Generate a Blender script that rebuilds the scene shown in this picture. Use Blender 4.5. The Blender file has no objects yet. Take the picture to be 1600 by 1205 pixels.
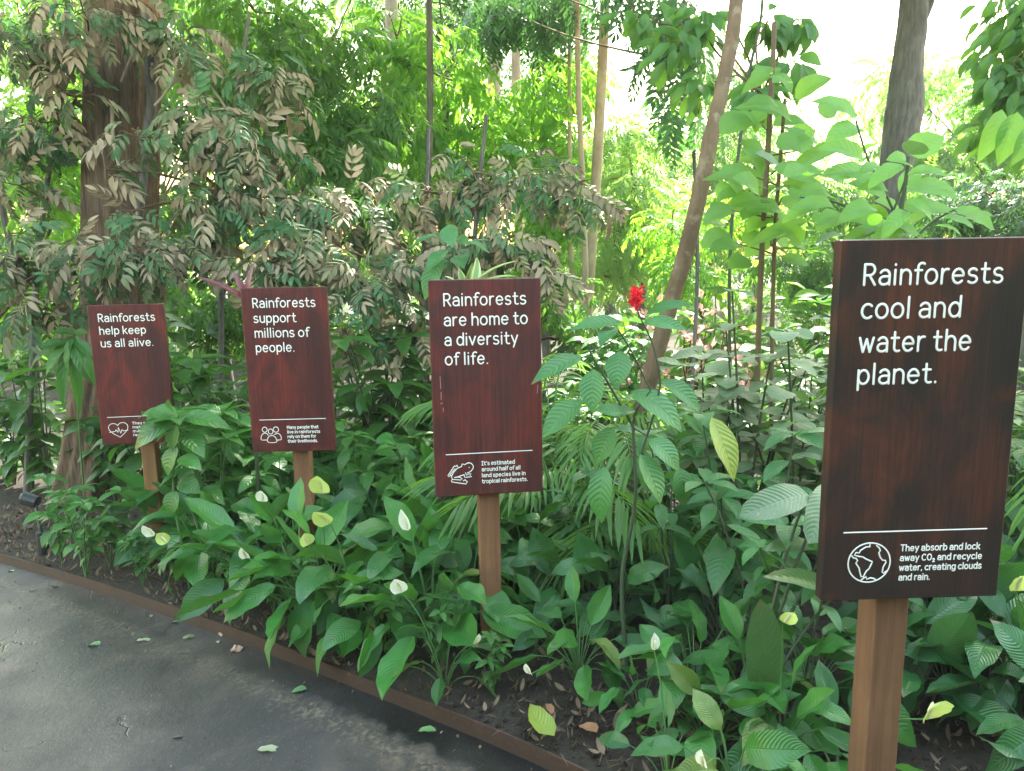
import bpy, math, random
import numpy as np
from mathutils import Vector

# ------------------------------------------------------------------ camera, world, sun
sc = bpy.context.scene
col = sc.collection
F_PX, PITCH, ROLL, CAMZ = 1166.5, 0.170219, -0.017662, 1.55
cF = np.array([0, math.cos(PITCH), -math.sin(PITCH)])
cU0 = np.array([0, math.sin(PITCH), math.cos(PITCH)])
cR0 = np.array([1.0, 0, 0])
cR = cR0 * math.cos(ROLL) + cU0 * math.sin(ROLL)
cU = -cR0 * math.sin(ROLL) + cU0 * math.cos(ROLL)
cam_d = bpy.data.cameras.new('camera')
cam = bpy.data.objects.new('camera', cam_d)
col.objects.link(cam)
cam_d.sensor_width = 36.0
cam_d.lens = 36.0 * F_PX / 1600.0
cam_d.clip_start, cam_d.clip_end = 0.05, 800
from mathutils import Matrix
cam.matrix_world = Matrix(((cR[0], cU[0], -cF[0], 0), (cR[1], cU[1], -cF[1], 0), (cR[2], cU[2], -cF[2], CAMZ), (0, 0, 0, 1)))
sc.camera = cam

GLARE_VEIL = 0.0014  # density of the volume that imitates veiling glare
SUN_EL, SUN_AZ = math.radians(52), math.radians(24)      # azimuth measured from +Y towards +X
world = bpy.data.worlds.new('World')
sc.world = world
world.use_nodes = True
wn = world.node_tree
bg = wn.nodes['Background']
sky = wn.nodes.new('ShaderNodeTexSky')
sky.sky_type = 'NISHITA'
sky.sun_disc = False
sky.sun_elevation = SUN_EL
sky.sun_rotation = SUN_AZ
sky.air_density = 3.0
sky.dust_density = 2.0
sky.ozone_density = 0.5
wn.links.new(sky.outputs[0], bg.inputs[0])
bg.inputs[1].default_value = 0.15
sun_d = bpy.data.lights.new('sun', 'SUN')
sun_d.energy = 4.5
sun_d.angle = math.radians(1.5)
sun_d.color = (1.0, 0.95, 0.86)
sun = bpy.data.objects.new('sun', sun_d)
col.objects.link(sun)
sdir = Vector((math.sin(SUN_AZ) * math.cos(SUN_EL), math.cos(SUN_AZ) * math.cos(SUN_EL), math.sin(SUN_EL)))
sun.rotation_euler = sdir.to_track_quat('Z', 'Y').to_euler()
sun.location = (5, 20, 30)
sc.view_settings.view_transform = 'Standard'
sc.view_settings.look = 'None'
sc.view_settings.exposure = 2.95
sc.view_settings.gamma = 1.0
sc.cycles.max_bounces = 8
sc.cycles.diffuse_bounces = 4
sc.cycles.transmission_bounces = 5
sc.cycles.glossy_bounces = 3

rng = np.random.default_rng(7)
random.seed(7)

# ------------------------------------------------------------------ layout helpers
def ray(px, py):
    return cF + cR * (px - 800) / F_PX - cU * (py - 602.5) / F_PX
def at(px, py, Y):
    d = ray(px, py)
    return np.array([0, 0, CAMZ]) + d * (Y / d[1])
def G(x):
    """cross slope of the place: it drops gently to the left"""
    x = np.asarray(x, float)
    return -0.15 + np.where(x < 0, 0.11 * np.maximum(x, -5) , 0.04 * np.minimum(x, 4))
def on_ground(px, py, dz=0.0):
    d = ray(px, py)
    s = 3.0
    for _ in range(60):
        p = np.array([0, 0, CAMZ]) + d * s
        s += (p[2] - (float(G(p[0])) + dz)) / max(0.08, -d[2]) * 0.7
    return np.array([0, 0, CAMZ]) + d * s
def ground_at(px, Y):
    """point of the bed under image column px at distance Y"""
    p = at(px, 700, Y)
    return np.array([p[0], Y, float(G(p[0]))])

# ------------------------------------------------------------------ mesh helpers
class Geo:
    def __init__(s):
        s.V, s.Q, s.U, s.R, s.M, s.n = [], [], [], [], [], 0
    def add(s, V, Q, U=None, R=0.5, mi=0):
        V = np.asarray(V, float).reshape(-1, 3); Q = np.asarray(Q, int).reshape(-1, 4)
        s.V.append(V); s.Q.append(Q + s.n)
        s.U.append(np.zeros((len(V), 2)) if U is None else np.asarray(U, float).reshape(-1, 2))
        s.R.append(np.full(len(V), R) if np.isscalar(R) else np.asarray(R, float).ravel())
        s.M.append(np.full(len(Q), mi)); s.n += len(V)
        return s
    def mesh(s, name, mats, smooth=True):
        V = np.concatenate(s.V); Q = np.concatenate(s.Q); U = np.concatenate(s.U); R = np.concatenate(s.R); M = np.concatenate(s.M)
        me = bpy.data.meshes.new(name)
        me.vertices.add(len(V)); me.vertices.foreach_set('co', V.astype(np.float32).ravel())
        me.loops.add(len(Q) * 4); me.loops.foreach_set('vertex_index', Q.astype(np.int32).ravel())
        me.polygons.add(len(Q))
        me.polygons.foreach_set('loop_start', np.arange(0, len(Q) * 4, 4, dtype=np.int32))
        me.polygons.foreach_set('loop_total', np.full(len(Q), 4, dtype=np.int32))
        for m in (mats if isinstance(mats, (list, tuple)) else [mats]): me.materials.append(m)
        me.polygons.foreach_set('material_index', M.astype(np.int32))
        me.polygons.foreach_set('use_smooth', np.full(len(Q), bool(smooth)))
        me.update(calc_edges=True)
        uv = me.uv_layers.new(name='UVMap')
        uv.data.foreach_set('uv', U[Q.ravel()].astype(np.float32).ravel())
        a = me.attributes.new('rnd', 'FLOAT', 'POINT')
        a.data.foreach_set('value', R.astype(np.float32))
        return me
    def obj(s, name, mats, parent=None, smooth=True, loc=None):
        o = bpy.data.objects.new(name, s.mesh(name, mats, smooth))
        col.objects.link(o)
        if parent is not None: o.parent = parent
        if loc is not None: o.location = loc
        return o

def norm(a):
    a = np.asarray(a, float)
    return a / np.maximum(np.linalg.norm(a, axis=-1, keepdims=True), 1e-9)
def frames(d, n):
    y = norm(d); x = norm(np.cross(y, n)); z = np.cross(x, y)
    return np.stack([x, y, z], axis=-1)             # columns are the local axes
def scatter(g, tpls, O, D, N, L, Wd=None, R=None, mi=0, which=None):
    """copies of template leaves: O origins, D directions, N facing, L length, Wd width factor"""
    O = np.asarray(O, float).reshape(-1, 3); n = len(O)
    if n == 0: return g
    D = np.broadcast_to(np.asarray(D, float), (n, 3)); N = np.broadcast_to(np.asarray(N, float), (n, 3))
    L = np.broadcast_to(np.asarray(L, float), (n,)); Wd = L if Wd is None else np.broadcast_to(np.asarray(Wd, float), (n,))
    R = rng.random(n) if R is None else np.broadcast_to(np.asarray(R, float), (n,))
    k = rng.integers(0, len(tpls), n) if which is None else np.broadcast_to(which, (n,))
    Fm = frames(D, N)
    for t in range(len(tpls)):
        idx = np.nonzero(k == t)[0]
        if len(idx) == 0: continue
        V, Q, U = tpls[t]
        S = np.stack([Wd[idx], L[idx], L[idx]], axis=-1)
        P = np.einsum('nij,nvj->nvi', Fm[idx], V[None] * S[:, None]) + O[idx][:, None]
        nv = len(V)
        g.add(P, Q[None] + (np.arange(len(idx)) * nv)[:, None, None], np.tile(U, (len(idx), 1)), np.repeat(R[idx], nv), mi)
    return g
def tube(g, pts, rad, k=6, R=0.5, mi=0, lump=0.0, cap=False):
    pts = np.asarray(pts, float); n = len(pts)
    rad = np.broadcast_to(np.asarray(rad, float), (n,))
    T = norm(np.gradient(pts, axis=0))
    ref = np.array([1.0, 0.13, 0.07]) if abs(T[:, 0]).mean() < 0.8 else np.array([0.1, 0.2, 1.0])
    X = norm(np.cross(T, ref)); Y = np.cross(T, X)
    a = np.arange(k) * 2 * math.pi / k
    rr = rad[:, None] * np.ones(k)
    if lump: rr = rr * (1 + lump * rng.uniform(-1, 1, (n, k)))
    V = pts[:, None] + rr[..., None] * (np.cos(a)[None, :, None] * X[:, None] + np.sin(a)[None, :, None] * Y[:, None])
    i, j = np.meshgrid(np.arange(n - 1), np.arange(k), indexing='ij'); j2 = (j + 1) % k
    Q = np.stack([i * k + j, i * k + j2, (i + 1) * k + j2, (i + 1) * k + j], -1).reshape(-1, 4)
    s = np.concatenate([[0], np.cumsum(np.linalg.norm(np.diff(pts, axis=0), axis=1))])
    U = np.stack(np.broadcast_arrays(a[None] / (2 * math.pi), s[:, None]), -1)
    return g.add(V, Q, U, R, mi)
def bez(p0, p1, p2, n):
    t = np.linspace(0, 1, n)[:, None]
    return (1 - t) ** 2 * np.asarray(p0) + 2 * t * (1 - t) * np.asarray(p1) + t ** 2 * np.asarray(p2)
def smooth_line(pts, n):
    """Catmull-Rom through the points"""
    P = np.asarray(pts, float); P = np.vstack([2 * P[0] - P[1], P, 2 * P[-1] - P[-2]])
    m = len(P) - 3; out = []
    for t in np.linspace(0, m - 1e-6, n):
        i = int(t); f = t - i; a, b, c, d = P[i:i + 4]
        out.append(0.5 * (2 * b + (c - a) * f + (2 * a - 5 * b + 4 * c - d) * f * f + (3 * b - a - 3 * c + d) * f ** 3))
    return np.array(out)

# ------------------------------------------------------------------ leaf templates (length 1 along +Y, face +Z)
def leaf_tpl(ratio=0.4, nl=8, nw=4, droop=0.25, fold=0.25, wav=0.0, power=(0.6, 1.0), tip=0.0, twist=0.0, ph=0.0):
    t = np.linspace(0, 1, nl + 1); u = np.linspace(-1, 1, nw + 1)
    w = (t ** power[0]) * ((1 - t) ** power[1]); w = w / w.max() * ratio / 2
    if tip: w = w * (1 - tip * np.clip((t - 0.7) / 0.3, 0, 1))
    w = np.maximum(w, 0.004)
    ang = droop * 2 * t
    yc = np.cumsum(np.concatenate([[0], np.cos((ang[1:] + ang[:-1]) / 2)])) / nl
    zc = -np.cumsum(np.concatenate([[0], np.sin((ang[1:] + ang[:-1]) / 2)])) / nl
    X = w[:, None] * u[None]
    Z = zc[:, None] + fold * np.abs(X) + wav * (np.abs(u)[None] * np.sin(t[:, None] * 17 + ph + (u[None] > 0) * 1.7))
    Z = Z + twist * X * t[:, None]
    Yv = np.broadcast_to(yc[:, None], X.shape)
    V = np.stack([X, Yv, Z], -1).reshape(-1, 3)
    i, j = np.meshgrid(np.arange(nl), np.arange(nw), indexing='ij'); k = nw + 1
    Q = np.stack([i * k + j, i * k + j + 1, (i + 1) * k + j + 1, (i + 1) * k + j], -1).reshape(-1, 4)
    U = np.stack(np.broadcast_arrays((u[None] + 1) / 2, t[:, None]), -1).reshape(-1, 2)
    return V, Q, U
def join_tpl(items):
    V, Q, U, n = [], [], [], 0
    for v, q, uu in items:
        V.append(v); Q.append(q + n); U.append(uu); n += len(v)
    return np.concatenate(V), np.concatenate(Q), np.concatenate(U)
def compound_tpl(pairs=5, ll=0.36, lw=0.36, nl=3, nw=2, droop=0.5, hang=0.25, jitter=0.12, spread=60, seed=0, rachis=True, start=0.22):
    """pinnate leaf: leaflets in pairs along a bending rachis plus one at the tip"""
    r = np.random.default_rng(seed); g = Geo()
    def rp(t):
        a = droop * t
        return np.array([0, t * math.cos(a * 0.8), -t * math.sin(a * 0.8)])
    base = [leaf_tpl(lw, nl, nw, d, 0.3, power=(0.55, 0.9)) for d in (0.1, 0.25, 0.4)]
    O, D, N, L = [], [], [], []
    for i in range(pairs):
        t = start + (0.92 - start) * i / max(1, pairs - 1)
        tang = norm(rp(min(1, t + 0.05)) - rp(t - 0.05))
        for sgn in (-1, 1):
            a = math.radians(spread - 18 * i / pairs + r.normal(0, 6))
            d = tang * math.cos(a) + np.array([sgn * math.sin(a), 0, 0]) + np.array([0, 0, -hang + r.normal(0, 0.08)])
            O.append(rp(t)); D.append(d)
            N.append(np.array([sgn * 0.15, 0, 1]) + r.normal(0, jitter, 3))
            L.append(ll * (0.75 + 0.4 * math.sin(math.pi * (0.25 + 0.6 * i / pairs))) * r.uniform(0.9, 1.1))
    O.append(rp(0.96)); D.append(norm(rp(1.0) - rp(0.9)) + np.array([r.normal(0, 0.1), 0, -0.1])); N.append(np.array([0, 0.1, 1])); L.append(ll * 1.05)
    global rng
    keep = rng; rng = np.random.default_rng(seed + 5)
    scatter(g, base, np.array(O), np.array(D), np.array(N), np.array(L))
    if rachis: tube(g, [rp(t) for t in np.linspace(0, 0.97, 4)], np.linspace(0.010, 0.005, 4), 3)
    rng = keep
    return np.concatenate(g.V), np.concatenate(g.Q), np.concatenate(g.U)
def palm_tpl(seed=0, n=13):
    r = np.random.default_rng(seed); g = Geo()
    def rp(t):
        a = 0.9 * t
        return np.array([0, t * math.cos(a * 0.6), -t * math.sin(a * 0.6) * 0.9])
    base = [leaf_tpl(0.085, 5, 2, d, 0.5, power=(0.4, 0.8)) for d in (0.25, 0.45)]
    O, D, N, L = [], [], [], []
    for i in range(n):
        t = 0.2 + 0.78 * i / (n - 1); tang = norm(rp(min(1, t + 0.05)) - rp(t - 0.05))
        for sgn in (-1, 1):
            a = math.radians(62 - 40 * i / n + r.normal(0, 4))
            O.append(rp(t)); D.append(tang * math.cos(a) + np.array([sgn * math.sin(a), 0, -0.15])); N.append(np.array([0, 0.1, 1]) + r.normal(0, 0.1, 3))
            L.append(0.42 * (0.6 + 0.5 * math.sin(math.pi * (0.15 + 0.75 * i / n))))
    global rng
    keep = rng; rng = np.random.default_rng(seed + 9)
    scatter(g, base, np.array(O), np.array(D), np.array(N), np.array(L))
    tube(g, [rp(t) for t in np.linspace(0, 1, 6)], np.linspace(0.010, 0.003, 6), 3)
    rng = keep
    return np.concatenate(g.V), np.concatenate(g.Q), np.concatenate(g.U)

T_LILY = [leaf_tpl(0.44, 10, 6, d, f, w, (0.75, 0.85), 0.35, tw, p) for d, f, w, tw, p in
          ((0.30, 0.35, 0.020, 0.3, 0), (0.55, 0.22, 0.026, -0.4, 1), (0.12, 0.45, 0.016, 0.2, 2), (0.75, 0.3, 0.022, 0.5, 3), (0.42, 0.12, 0.030, -0.2, 4), (-.1, .5, .02, -.3, 5), (.9, .15, .02, .3, 6))]
T_HERB = [leaf_tpl(0.42, 8, 4, d, f, w, (0.8, 0.95), 0.3, tw, p) for d, f, w, tw, p in
          ((0.25, 0.3, 0.01, 0.2, 0), (0.4, 0.25, 0.012, -0.2, 1), (0.55, 0.2, 0.01, 0.1, 2))]
T_BROAD = [leaf_tpl(0.66, 9, 6, d, f, w, (0.55, 0.75), 0.2, tw, p) for d, f, w, tw, p in
           ((0.2, 0.2, 0.015, 0.15, 0), (0.35, 0.15, 0.02, -0.2, 1), (0.5, 0.22, 0.015, 0.1, 2))]
T_ROUND = [leaf_tpl(0.82, 7, 4, d, f, 0.012, (0.5, 0.55), 0.1, tw, p) for d, f, tw, p in
           ((0.12, 0.15, 0.1, 0), (0.25, 0.2, -0.15, 1), (0.35, 0.1, 0.1, 2))]
T_FAR = [leaf_tpl(0.45, 2, 2, d, 0.3, 0, (0.7, 0.8)) for d in (0.2, 0.5)]
T_PIN = [compound_tpl(4, 0.46, 0.33, 4, 2, 0.55, 0.22, seed=s, spread=66) for s in range(4)] + [compound_tpl(5, 0.42, 0.31, 4, 2, 0.8, 0.3, seed=s, spread=64) for s in (9, 10, 11)]
T_PINF = [compound_tpl(5, 0.40, 0.34, 2, 2, 0.7, 0.25, seed=s, rachis=False) for s in range(20, 24)]
T_FINE = [compound_tpl(8, 0.24, 0.30, 2, 1, 0.7, 0.15, seed=s, rachis=False, start=0.12) for s in range(30, 34)]
T_PALM = [palm_tpl(s) for s in range(3)]
T_BLADE = [leaf_tpl(0.09, 9, 2, d, 0.5, 0, (0.25, 0.7), 0, tw) for d, tw in ((0.6, 0.4), (0.9, -0.3), (0.4, 0.2))]

# ------------------------------------------------------------------ materials
def N_(nt, t, **kw):
    n = nt.nodes.new(t)
    for k, v in kw.items(): setattr(n, k, v)
    return n
def mathn(nt, op, a, b=None, clamp=False):
    n = N_(nt, 'ShaderNodeMath', operation=op, use_clamp=clamp)
    for i, v in enumerate((a, b)):
        if v is None: continue
        if isinstance(v, (int, float)): n.inputs[i].default_value = v
        else: nt.links.new(v, n.inputs[i])
    return n.outputs[0]
def mixc(nt, f, a, b, blend='MIX'):
    n = N_(nt, 'ShaderNodeMix', data_type='RGBA', blend_type=blend)
    for i, v in ((0, f), (6, a), (7, b)):
        if isinstance(v, (int, float)): n.inputs[i].default_value = v
        elif isinstance(v, (tuple, list)): n.inputs[i].default_value = (*v[:3], 1)
        else: nt.links.new(v, n.inputs[i])
    return n.outputs[2]
def ramp(nt, f, stops):
    n = N_(nt, 'ShaderNodeValToRGB')
    while len(n.color_ramp.elements) > 1: n.color_ramp.elements.remove(n.color_ramp.elements[-1])
    n.color_ramp.elements[0].position = stops[0][0]
    c = stops[0][1]; n.color_ramp.elements[0].color = (*c, 1) if isinstance(c, tuple) else (c, c, c, 1)
    for p, c in stops[1:]:
        e = n.color_ramp.elements.new(p); e.color = (*c, 1) if isinstance(c, tuple) else (c, c, c, 1)
    nt.links.new(f, n.inputs[0])
    return n.outputs[0]
def noise(nt, vec, scale, detail=4, rough=0.55, dist=0.0):
    n = N_(nt, 'ShaderNodeTexNoise'); n.inputs['Scale'].default_value = scale; n.inputs['Detail'].default_value = detail
    n.inputs['Roughness'].default_value = rough; n.inputs['Distortion'].default_value = dist
    if vec is not None: nt.links.new(vec, n.inputs['Vector'])
    return n.outputs['Fac']
def mapped(nt, src, scale=(1, 1, 1), loc=(0, 0, 0)):
    m = N_(nt, 'ShaderNodeMapping'); m.inputs['Scale'].default_value = scale; m.inputs['Location'].default_value = loc
    nt.links.new(src, m.inputs['Vector']); return m.outputs[0]
def newmat(name):
    m = bpy.data.materials.new(name); m.use_nodes = True
    nt = m.node_tree; p = nt.nodes['Principled BSDF']
    return m, nt, p
def leaf_mat(name, c1, c2, trans=(0.2, 0.5, 0.03), tf=0.35, rough=0.4, veins=0, vein_col=None, bump=0.0, back=None, spec=0.5, spots=0.0, vein_amt=0.35, dust=None, dust_col=(0.2, 0.15, 0.1), edge=None, yellow=0.0):
    m, nt, p = newmat(name); L = nt.links
    at_ = N_(nt, 'ShaderNodeAttribute', attribute_name='rnd'); oi = N_(nt, 'ShaderNodeObjectInfo')
    geo = N_(nt, 'ShaderNodeNewGeometry')
    r = at_.outputs['Fac']
    base = mixc(nt, r, c1, c2)
    if yellow: base = mixc(nt, ramp(nt, r, ((1 - yellow - .01, 0.0), (1 - yellow + .01, 1.0))), base, (0.16, 0.22, 0.045))
    var = mathn(nt, 'ADD', mathn(nt, 'MULTIPLY', oi.outputs['Random'], 0.35), 0.83)
    base = mixc(nt, 1.0, base, var, 'MULTIPLY')
    uvn = N_(nt, 'ShaderNodeUVMap'); uvn.uv_map = 'UVMap'
    sep = N_(nt, 'ShaderNodeSeparateXYZ'); L.new(uvn.outputs[0], sep.inputs[0])
    height = None
    if veins:
        au = mathn(nt, 'ABSOLUTE', mathn(nt, 'SUBTRACT', mathn(nt, 'MULTIPLY', sep.outputs[0], 2), 1))
        ph = mathn(nt, 'SUBTRACT', mathn(nt, 'MULTIPLY', sep.outputs[1], veins), mathn(nt, 'MULTIPLY', mathn(nt, 'POWER', au, 1.4), veins * 0.22))
        wv = mathn(nt, 'SINE', mathn(nt, 'MULTIPLY', ph, 6.2832))
        lat = mathn(nt, 'POWER', mathn(nt, 'ADD', mathn(nt, 'MULTIPLY', wv, 0.5), 0.5), 7.0)
        mid = mathn(nt, 'SUBTRACT', 1.0, mathn(nt, 'MULTIPLY', au, 14.0), True)
        vn = mathn(nt, 'MAXIMUM', mathn(nt, 'MULTIPLY', lat, 0.55), mid)
        base = mixc(nt, mathn(nt, 'MULTIPLY', vn, vein_amt), base, vein_col or tuple(min(1, c * 2.2 + 0.02) for c in c2))
        height = mathn(nt, 'ADD', mathn(nt, 'MULTIPLY', wv, 0.5), mathn(nt, 'MULTIPLY', mid, -1.2))
    tc = N_(nt, 'ShaderNodeTexCoord')
    if spots:
        nz = noise(nt, mapped(nt, tc.outputs['Object'], (1, 1, 1)), 90, 2)
        base = mixc(nt, mathn(nt, 'MULTIPLY', ramp(nt, nz, ((0.66, 0.0), (0.72, 1.0))), spots), base, (0.30, 0.36, 0.16))
    if edge:
        au2 = mathn(nt, 'ABSOLUTE', mathn(nt, 'SUBTRACT', mathn(nt, 'MULTIPLY', sep.outputs[0], 2), 1))
        base = mixc(nt, ramp(nt, au2, ((0.45, 0.0), (0.6, 1.0))), base, edge)
    nz2 = noise(nt, tc.outputs['Object'], 14, 3)
    if veins:
        tipm = mathn(nt, 'ADD', sep.outputs[1], mathn(nt, 'MULTIPLY', mathn(nt, 'SUBTRACT', noise(nt, tc.outputs['Object'], 40, 3), 0.5), 0.25))
        sel = mathn(nt, 'GREATER_THAN', mathn(nt, 'FRACT', mathn(nt, 'MULTIPLY', r, 7.31)), 0.68)
        base = mixc(nt, mathn(nt, 'MULTIPLY', ramp(nt, tipm, ((0.90, 0.0), (0.97, 0.85))), sel), base, (0.17, 0.115, 0.05))
        hol = noise(nt, tc.outputs['Object'], 26, 2)
        base = mixc(nt, mathn(nt, 'MULTIPLY', ramp(nt, hol, ((0.70, 0.0), (0.74, 0.8))), sel), base, (0.14, 0.12, 0.05))
    base = mixc(nt, ramp(nt, nz2, ((0.3, 0.0), (0.75, 0.45))), base, tuple(c * 0.62 for c in c1))
    if dust is not None:     # a coat of dry dust lies on the upper face of most leaves
        dm = ramp(nt, mathn(nt, 'ADD', r, mathn(nt, 'MULTIPLY', mathn(nt, 'SUBTRACT', nz2, 0.5), 0.5)), ((dust - 0.28, 1.0), (dust + 0.18, 0.0)))
        dc = mixc(nt, noise(nt, tc.outputs['Object'], 3.0, 2), tuple(c * 0.7 for c in dust_col), tuple(c * 1.25 for c in dust_col))
        base = mixc(nt, dm, base, dc)
    if back is not None:
        base = mixc(nt, geo.outputs['Backfacing'], base, back)
    L.new(base, p.inputs['Base Color'])
    p.inputs['Roughness'].default_value = rough
    p.inputs['Specular IOR Level'].default_value = spec
    if bump and height is not None:
        b = N_(nt, 'ShaderNodeBump'); b.inputs['Strength'].default_value = bump; b.inputs['Distance'].default_value = 0.004
        L.new(height, b.inputs['Height']); L.new(b.outputs[0], p.inputs['Normal'])
    tr = N_(nt, 'ShaderNodeBsdfTranslucent')
    tcol = mixc(nt, r, trans, tuple(c * 0.7 for c in trans))
    if dust is not None: tcol = mixc(nt, dm, tcol, tuple(c * 0.6 for c in dust_col))
    L.new(tcol, tr.inputs[0])
    mx = N_(nt, 'ShaderNodeMixShader'); mx.inputs[0].default_value = tf
    L.new(p.outputs[0], mx.inputs[1]); L.new(tr.outputs[0], mx.inputs[2])
    L.new(mx.outputs[0], nt.nodes['Material Output'].inputs['Surface'])
    return m
def bark_mat(name, c1, c2, scale=(14, 14, 2.2), bump=0.6, rough=0.9, patch=None):
    m, nt, p = newmat(name); L = nt.links
    tc = N_(nt, 'ShaderNodeTexCoord')
    v = mapped(nt, tc.outputs['Object'], scale)
    n1 = noise(nt, v, 2.0, 6, 0.65, 0.4)
    n2 = noise(nt, tc.outputs['Object'], 3.2, 4)
    cc = mixc(nt, ramp(nt, n1, ((0.32, 0.0), (0.62, 1.0))), c1, c2)
    cc = mixc(nt, ramp(nt, n2, ((0.35, 0.0), (0.7, 0.6))), cc, tuple(c * 0.6 for c in c1))
    if patch: cc = mixc(nt, ramp(nt, noise(nt, tc.outputs['Object'], 7, 5, 0.7), ((0.55, 0.0), (0.66, 0.7))), cc, patch)
    L.new(cc, p.inputs['Base Color']); p.inputs['Roughness'].default_value = rough; p.inputs['Specular IOR Level'].default_value = 0.2
    b = N_(nt, 'ShaderNodeBump'); b.inputs['Strength'].default_value = bump; b.inputs['Distance'].default_value = 0.02
    L.new(n1, b.inputs['Height']); L.new(b.outputs[0], p.inputs['Normal'])
    return m
def plain_mat(name, c, rough=0.5, spec=0.5, var=0.25, scale=20, trans=None, tf=0.3):
    m, nt, p = newmat(name); L = nt.links
    tc = N_(nt, 'ShaderNodeTexCoord')
    cc = mixc(nt, noise(nt, tc.outputs['Object'], scale, 3), tuple(x * (1 - var) for x in c), tuple(min(1, x * (1 + var)) for x in c))
    L.new(cc, p.inputs['Base Color']); p.inputs['Roughness'].default_value = rough; p.inputs['Specular IOR Level'].default_value = spec
    if trans:
        tr = N_(nt, 'ShaderNodeBsdfTranslucent'); tr.inputs[0].default_value = (*trans, 1)
        mx = N_(nt, 'ShaderNodeMixShader'); mx.inputs[0].default_value = tf
        L.new(p.outputs[0], mx.inputs[1]); L.new(tr.outputs[0], mx.inputs[2]); L.new(mx.outputs[0], nt.nodes['Material Output'].inputs['Surface'])
    return m
def board_mat(name, c_dark, c_mid, c_red, seed):
    m, nt, p = newmat(name); L = nt.links
    tc = N_(nt, 'ShaderNodeTexCoord')
    grain = noise(nt, mapped(nt, tc.outputs['Object'], (60, 60, 2.2), (seed, seed * 2, 0)), 1.6, 6, 0.65, 0.6)
    fine = noise(nt, mapped(nt, tc.outputs['Object'], (220, 220, 5), (seed, 0, 0)), 2.0, 3, 0.6)
    plank = noise(nt, mapped(nt, tc.outputs['Object'], (9, 9, 0.7), (seed * 3, 0, seed)), 1.0, 2, 0.5)
    blot = noise(nt, mapped(nt, tc.outputs['Object'], (5, 5, 3), (seed, seed, seed)), 1.0, 4, 0.6, 1.2)
    c = mixc(nt, ramp(nt, plank, ((0.3, 0.0), (0.65, 1.0))), c_dark, c_mid)
    c = mixc(nt, ramp(nt, blot, ((0.46, 0.0), (0.66, 0.9))), c, c_red)
    streak = noise(nt, mapped(nt, tc.outputs['Object'], (46, 46, 0.6), (seed, 0, seed)), 1.0, 3, 0.6)
    c = mixc(nt, ramp(nt, streak, ((0.58, 0.0), (0.70, 0.55))), c, tuple(min(1, x * 1.7 + 0.006) for x in c_mid))
    c = mixc(nt, ramp(nt, streak, ((0.30, 0.6), (0.42, 0.0))), c, tuple(x * 0.5 for x in c_dark))
    c = mixc(nt, ramp(nt, grain, ((0.35, 0.55), (0.6, 0.0))), c, tuple(x * 0.55 for x in c_dark))
    c = mixc(nt, ramp(nt, fine, ((0.4, 0.25), (0.6, 0.0))), c, tuple(x * 0.5 for x in c_dark))
    L.new(c, p.inputs['Base Color'])
    L.new(ramp(nt, grain, ((0.3, 0.55), (0.7, 0.42))), p.inputs['Roughness'])
    p.inputs['Specular IOR Level'].default_value = 0.45
    b = N_(nt, 'ShaderNodeBump'); b.inputs['Strength'].default_value = 0.25; b.inputs['Distance'].default_value = 0.002
    L.new(grain, b.inputs['Height']); L.new(b.outputs[0], p.inputs['Normal'])
    return m

M = {}
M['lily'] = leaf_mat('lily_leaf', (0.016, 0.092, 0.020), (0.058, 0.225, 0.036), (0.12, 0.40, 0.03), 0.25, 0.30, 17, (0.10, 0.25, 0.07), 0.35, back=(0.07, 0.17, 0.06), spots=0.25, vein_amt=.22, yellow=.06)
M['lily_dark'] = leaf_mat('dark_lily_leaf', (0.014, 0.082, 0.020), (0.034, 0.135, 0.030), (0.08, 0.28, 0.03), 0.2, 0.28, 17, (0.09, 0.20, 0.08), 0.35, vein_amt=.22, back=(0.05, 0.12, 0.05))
M['lily_yellow'] = leaf_mat('yellowing_leaf', (0.22, 0.33, 0.05), (0.32, 0.38, 0.06), (0.45, 0.55, 0.05), 0.3, 0.45, 10, (0.45, 0.45, 0.15), 0.4)
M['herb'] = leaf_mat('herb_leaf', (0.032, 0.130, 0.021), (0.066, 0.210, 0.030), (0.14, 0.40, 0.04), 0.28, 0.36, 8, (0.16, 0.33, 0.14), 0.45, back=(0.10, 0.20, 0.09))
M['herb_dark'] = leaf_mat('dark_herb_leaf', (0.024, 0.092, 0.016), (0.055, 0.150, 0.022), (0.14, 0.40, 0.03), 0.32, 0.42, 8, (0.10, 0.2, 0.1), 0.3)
M['coral'] = leaf_mat('wavy_leaf', (0.030, 0.125, 0.034), (0.062, 0.200, 0.055), (0.14, 0.42, 0.05), 0.28, 0.42, 10, (0.13, 0.28, 0.12), 0.4, back=(0.09, 0.2, 0.07))
M['broad'] = leaf_mat('broad_leaf', (0.090, 0.235, 0.050), (0.135, 0.310, 0.070), (0.42, 0.80, 0.09), 0.55, 0.5, 8, (0.18, 0.36, 0.12), 0.4, back=(0.13, 0.26, 0.10))
M['grey'] = leaf_mat('grey_green_leaf', (0.13, 0.19, 0.10), (0.20, 0.26, 0.16), (0.2, 0.42, 0.08), 0.25, 0.6, 6, (0.26, 0.32, 0.2), 0.2)
M['blade'] = leaf_mat('blade_leaf', (0.060, 0.135, 0.055), (0.085, 0.180, 0.070), (0.15, 0.35, 0.06), 0.2, 0.36, 14, (0.15, 0.26, 0.12), 0.22, spots=0.5, vein_amt=.22)
M['dusty'] = leaf_mat('dusty_leaflet', (0.050, 0.140, 0.055), (0.080, 0.190, 0.090), (0.16, 0.36, 0.05), 0.2, 0.65, 0, yellow=.0, dust=0.60, dust_col=(0.36, 0.285, 0.195), back=(0.07, 0.13, 0.06), spec=0.3)
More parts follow.
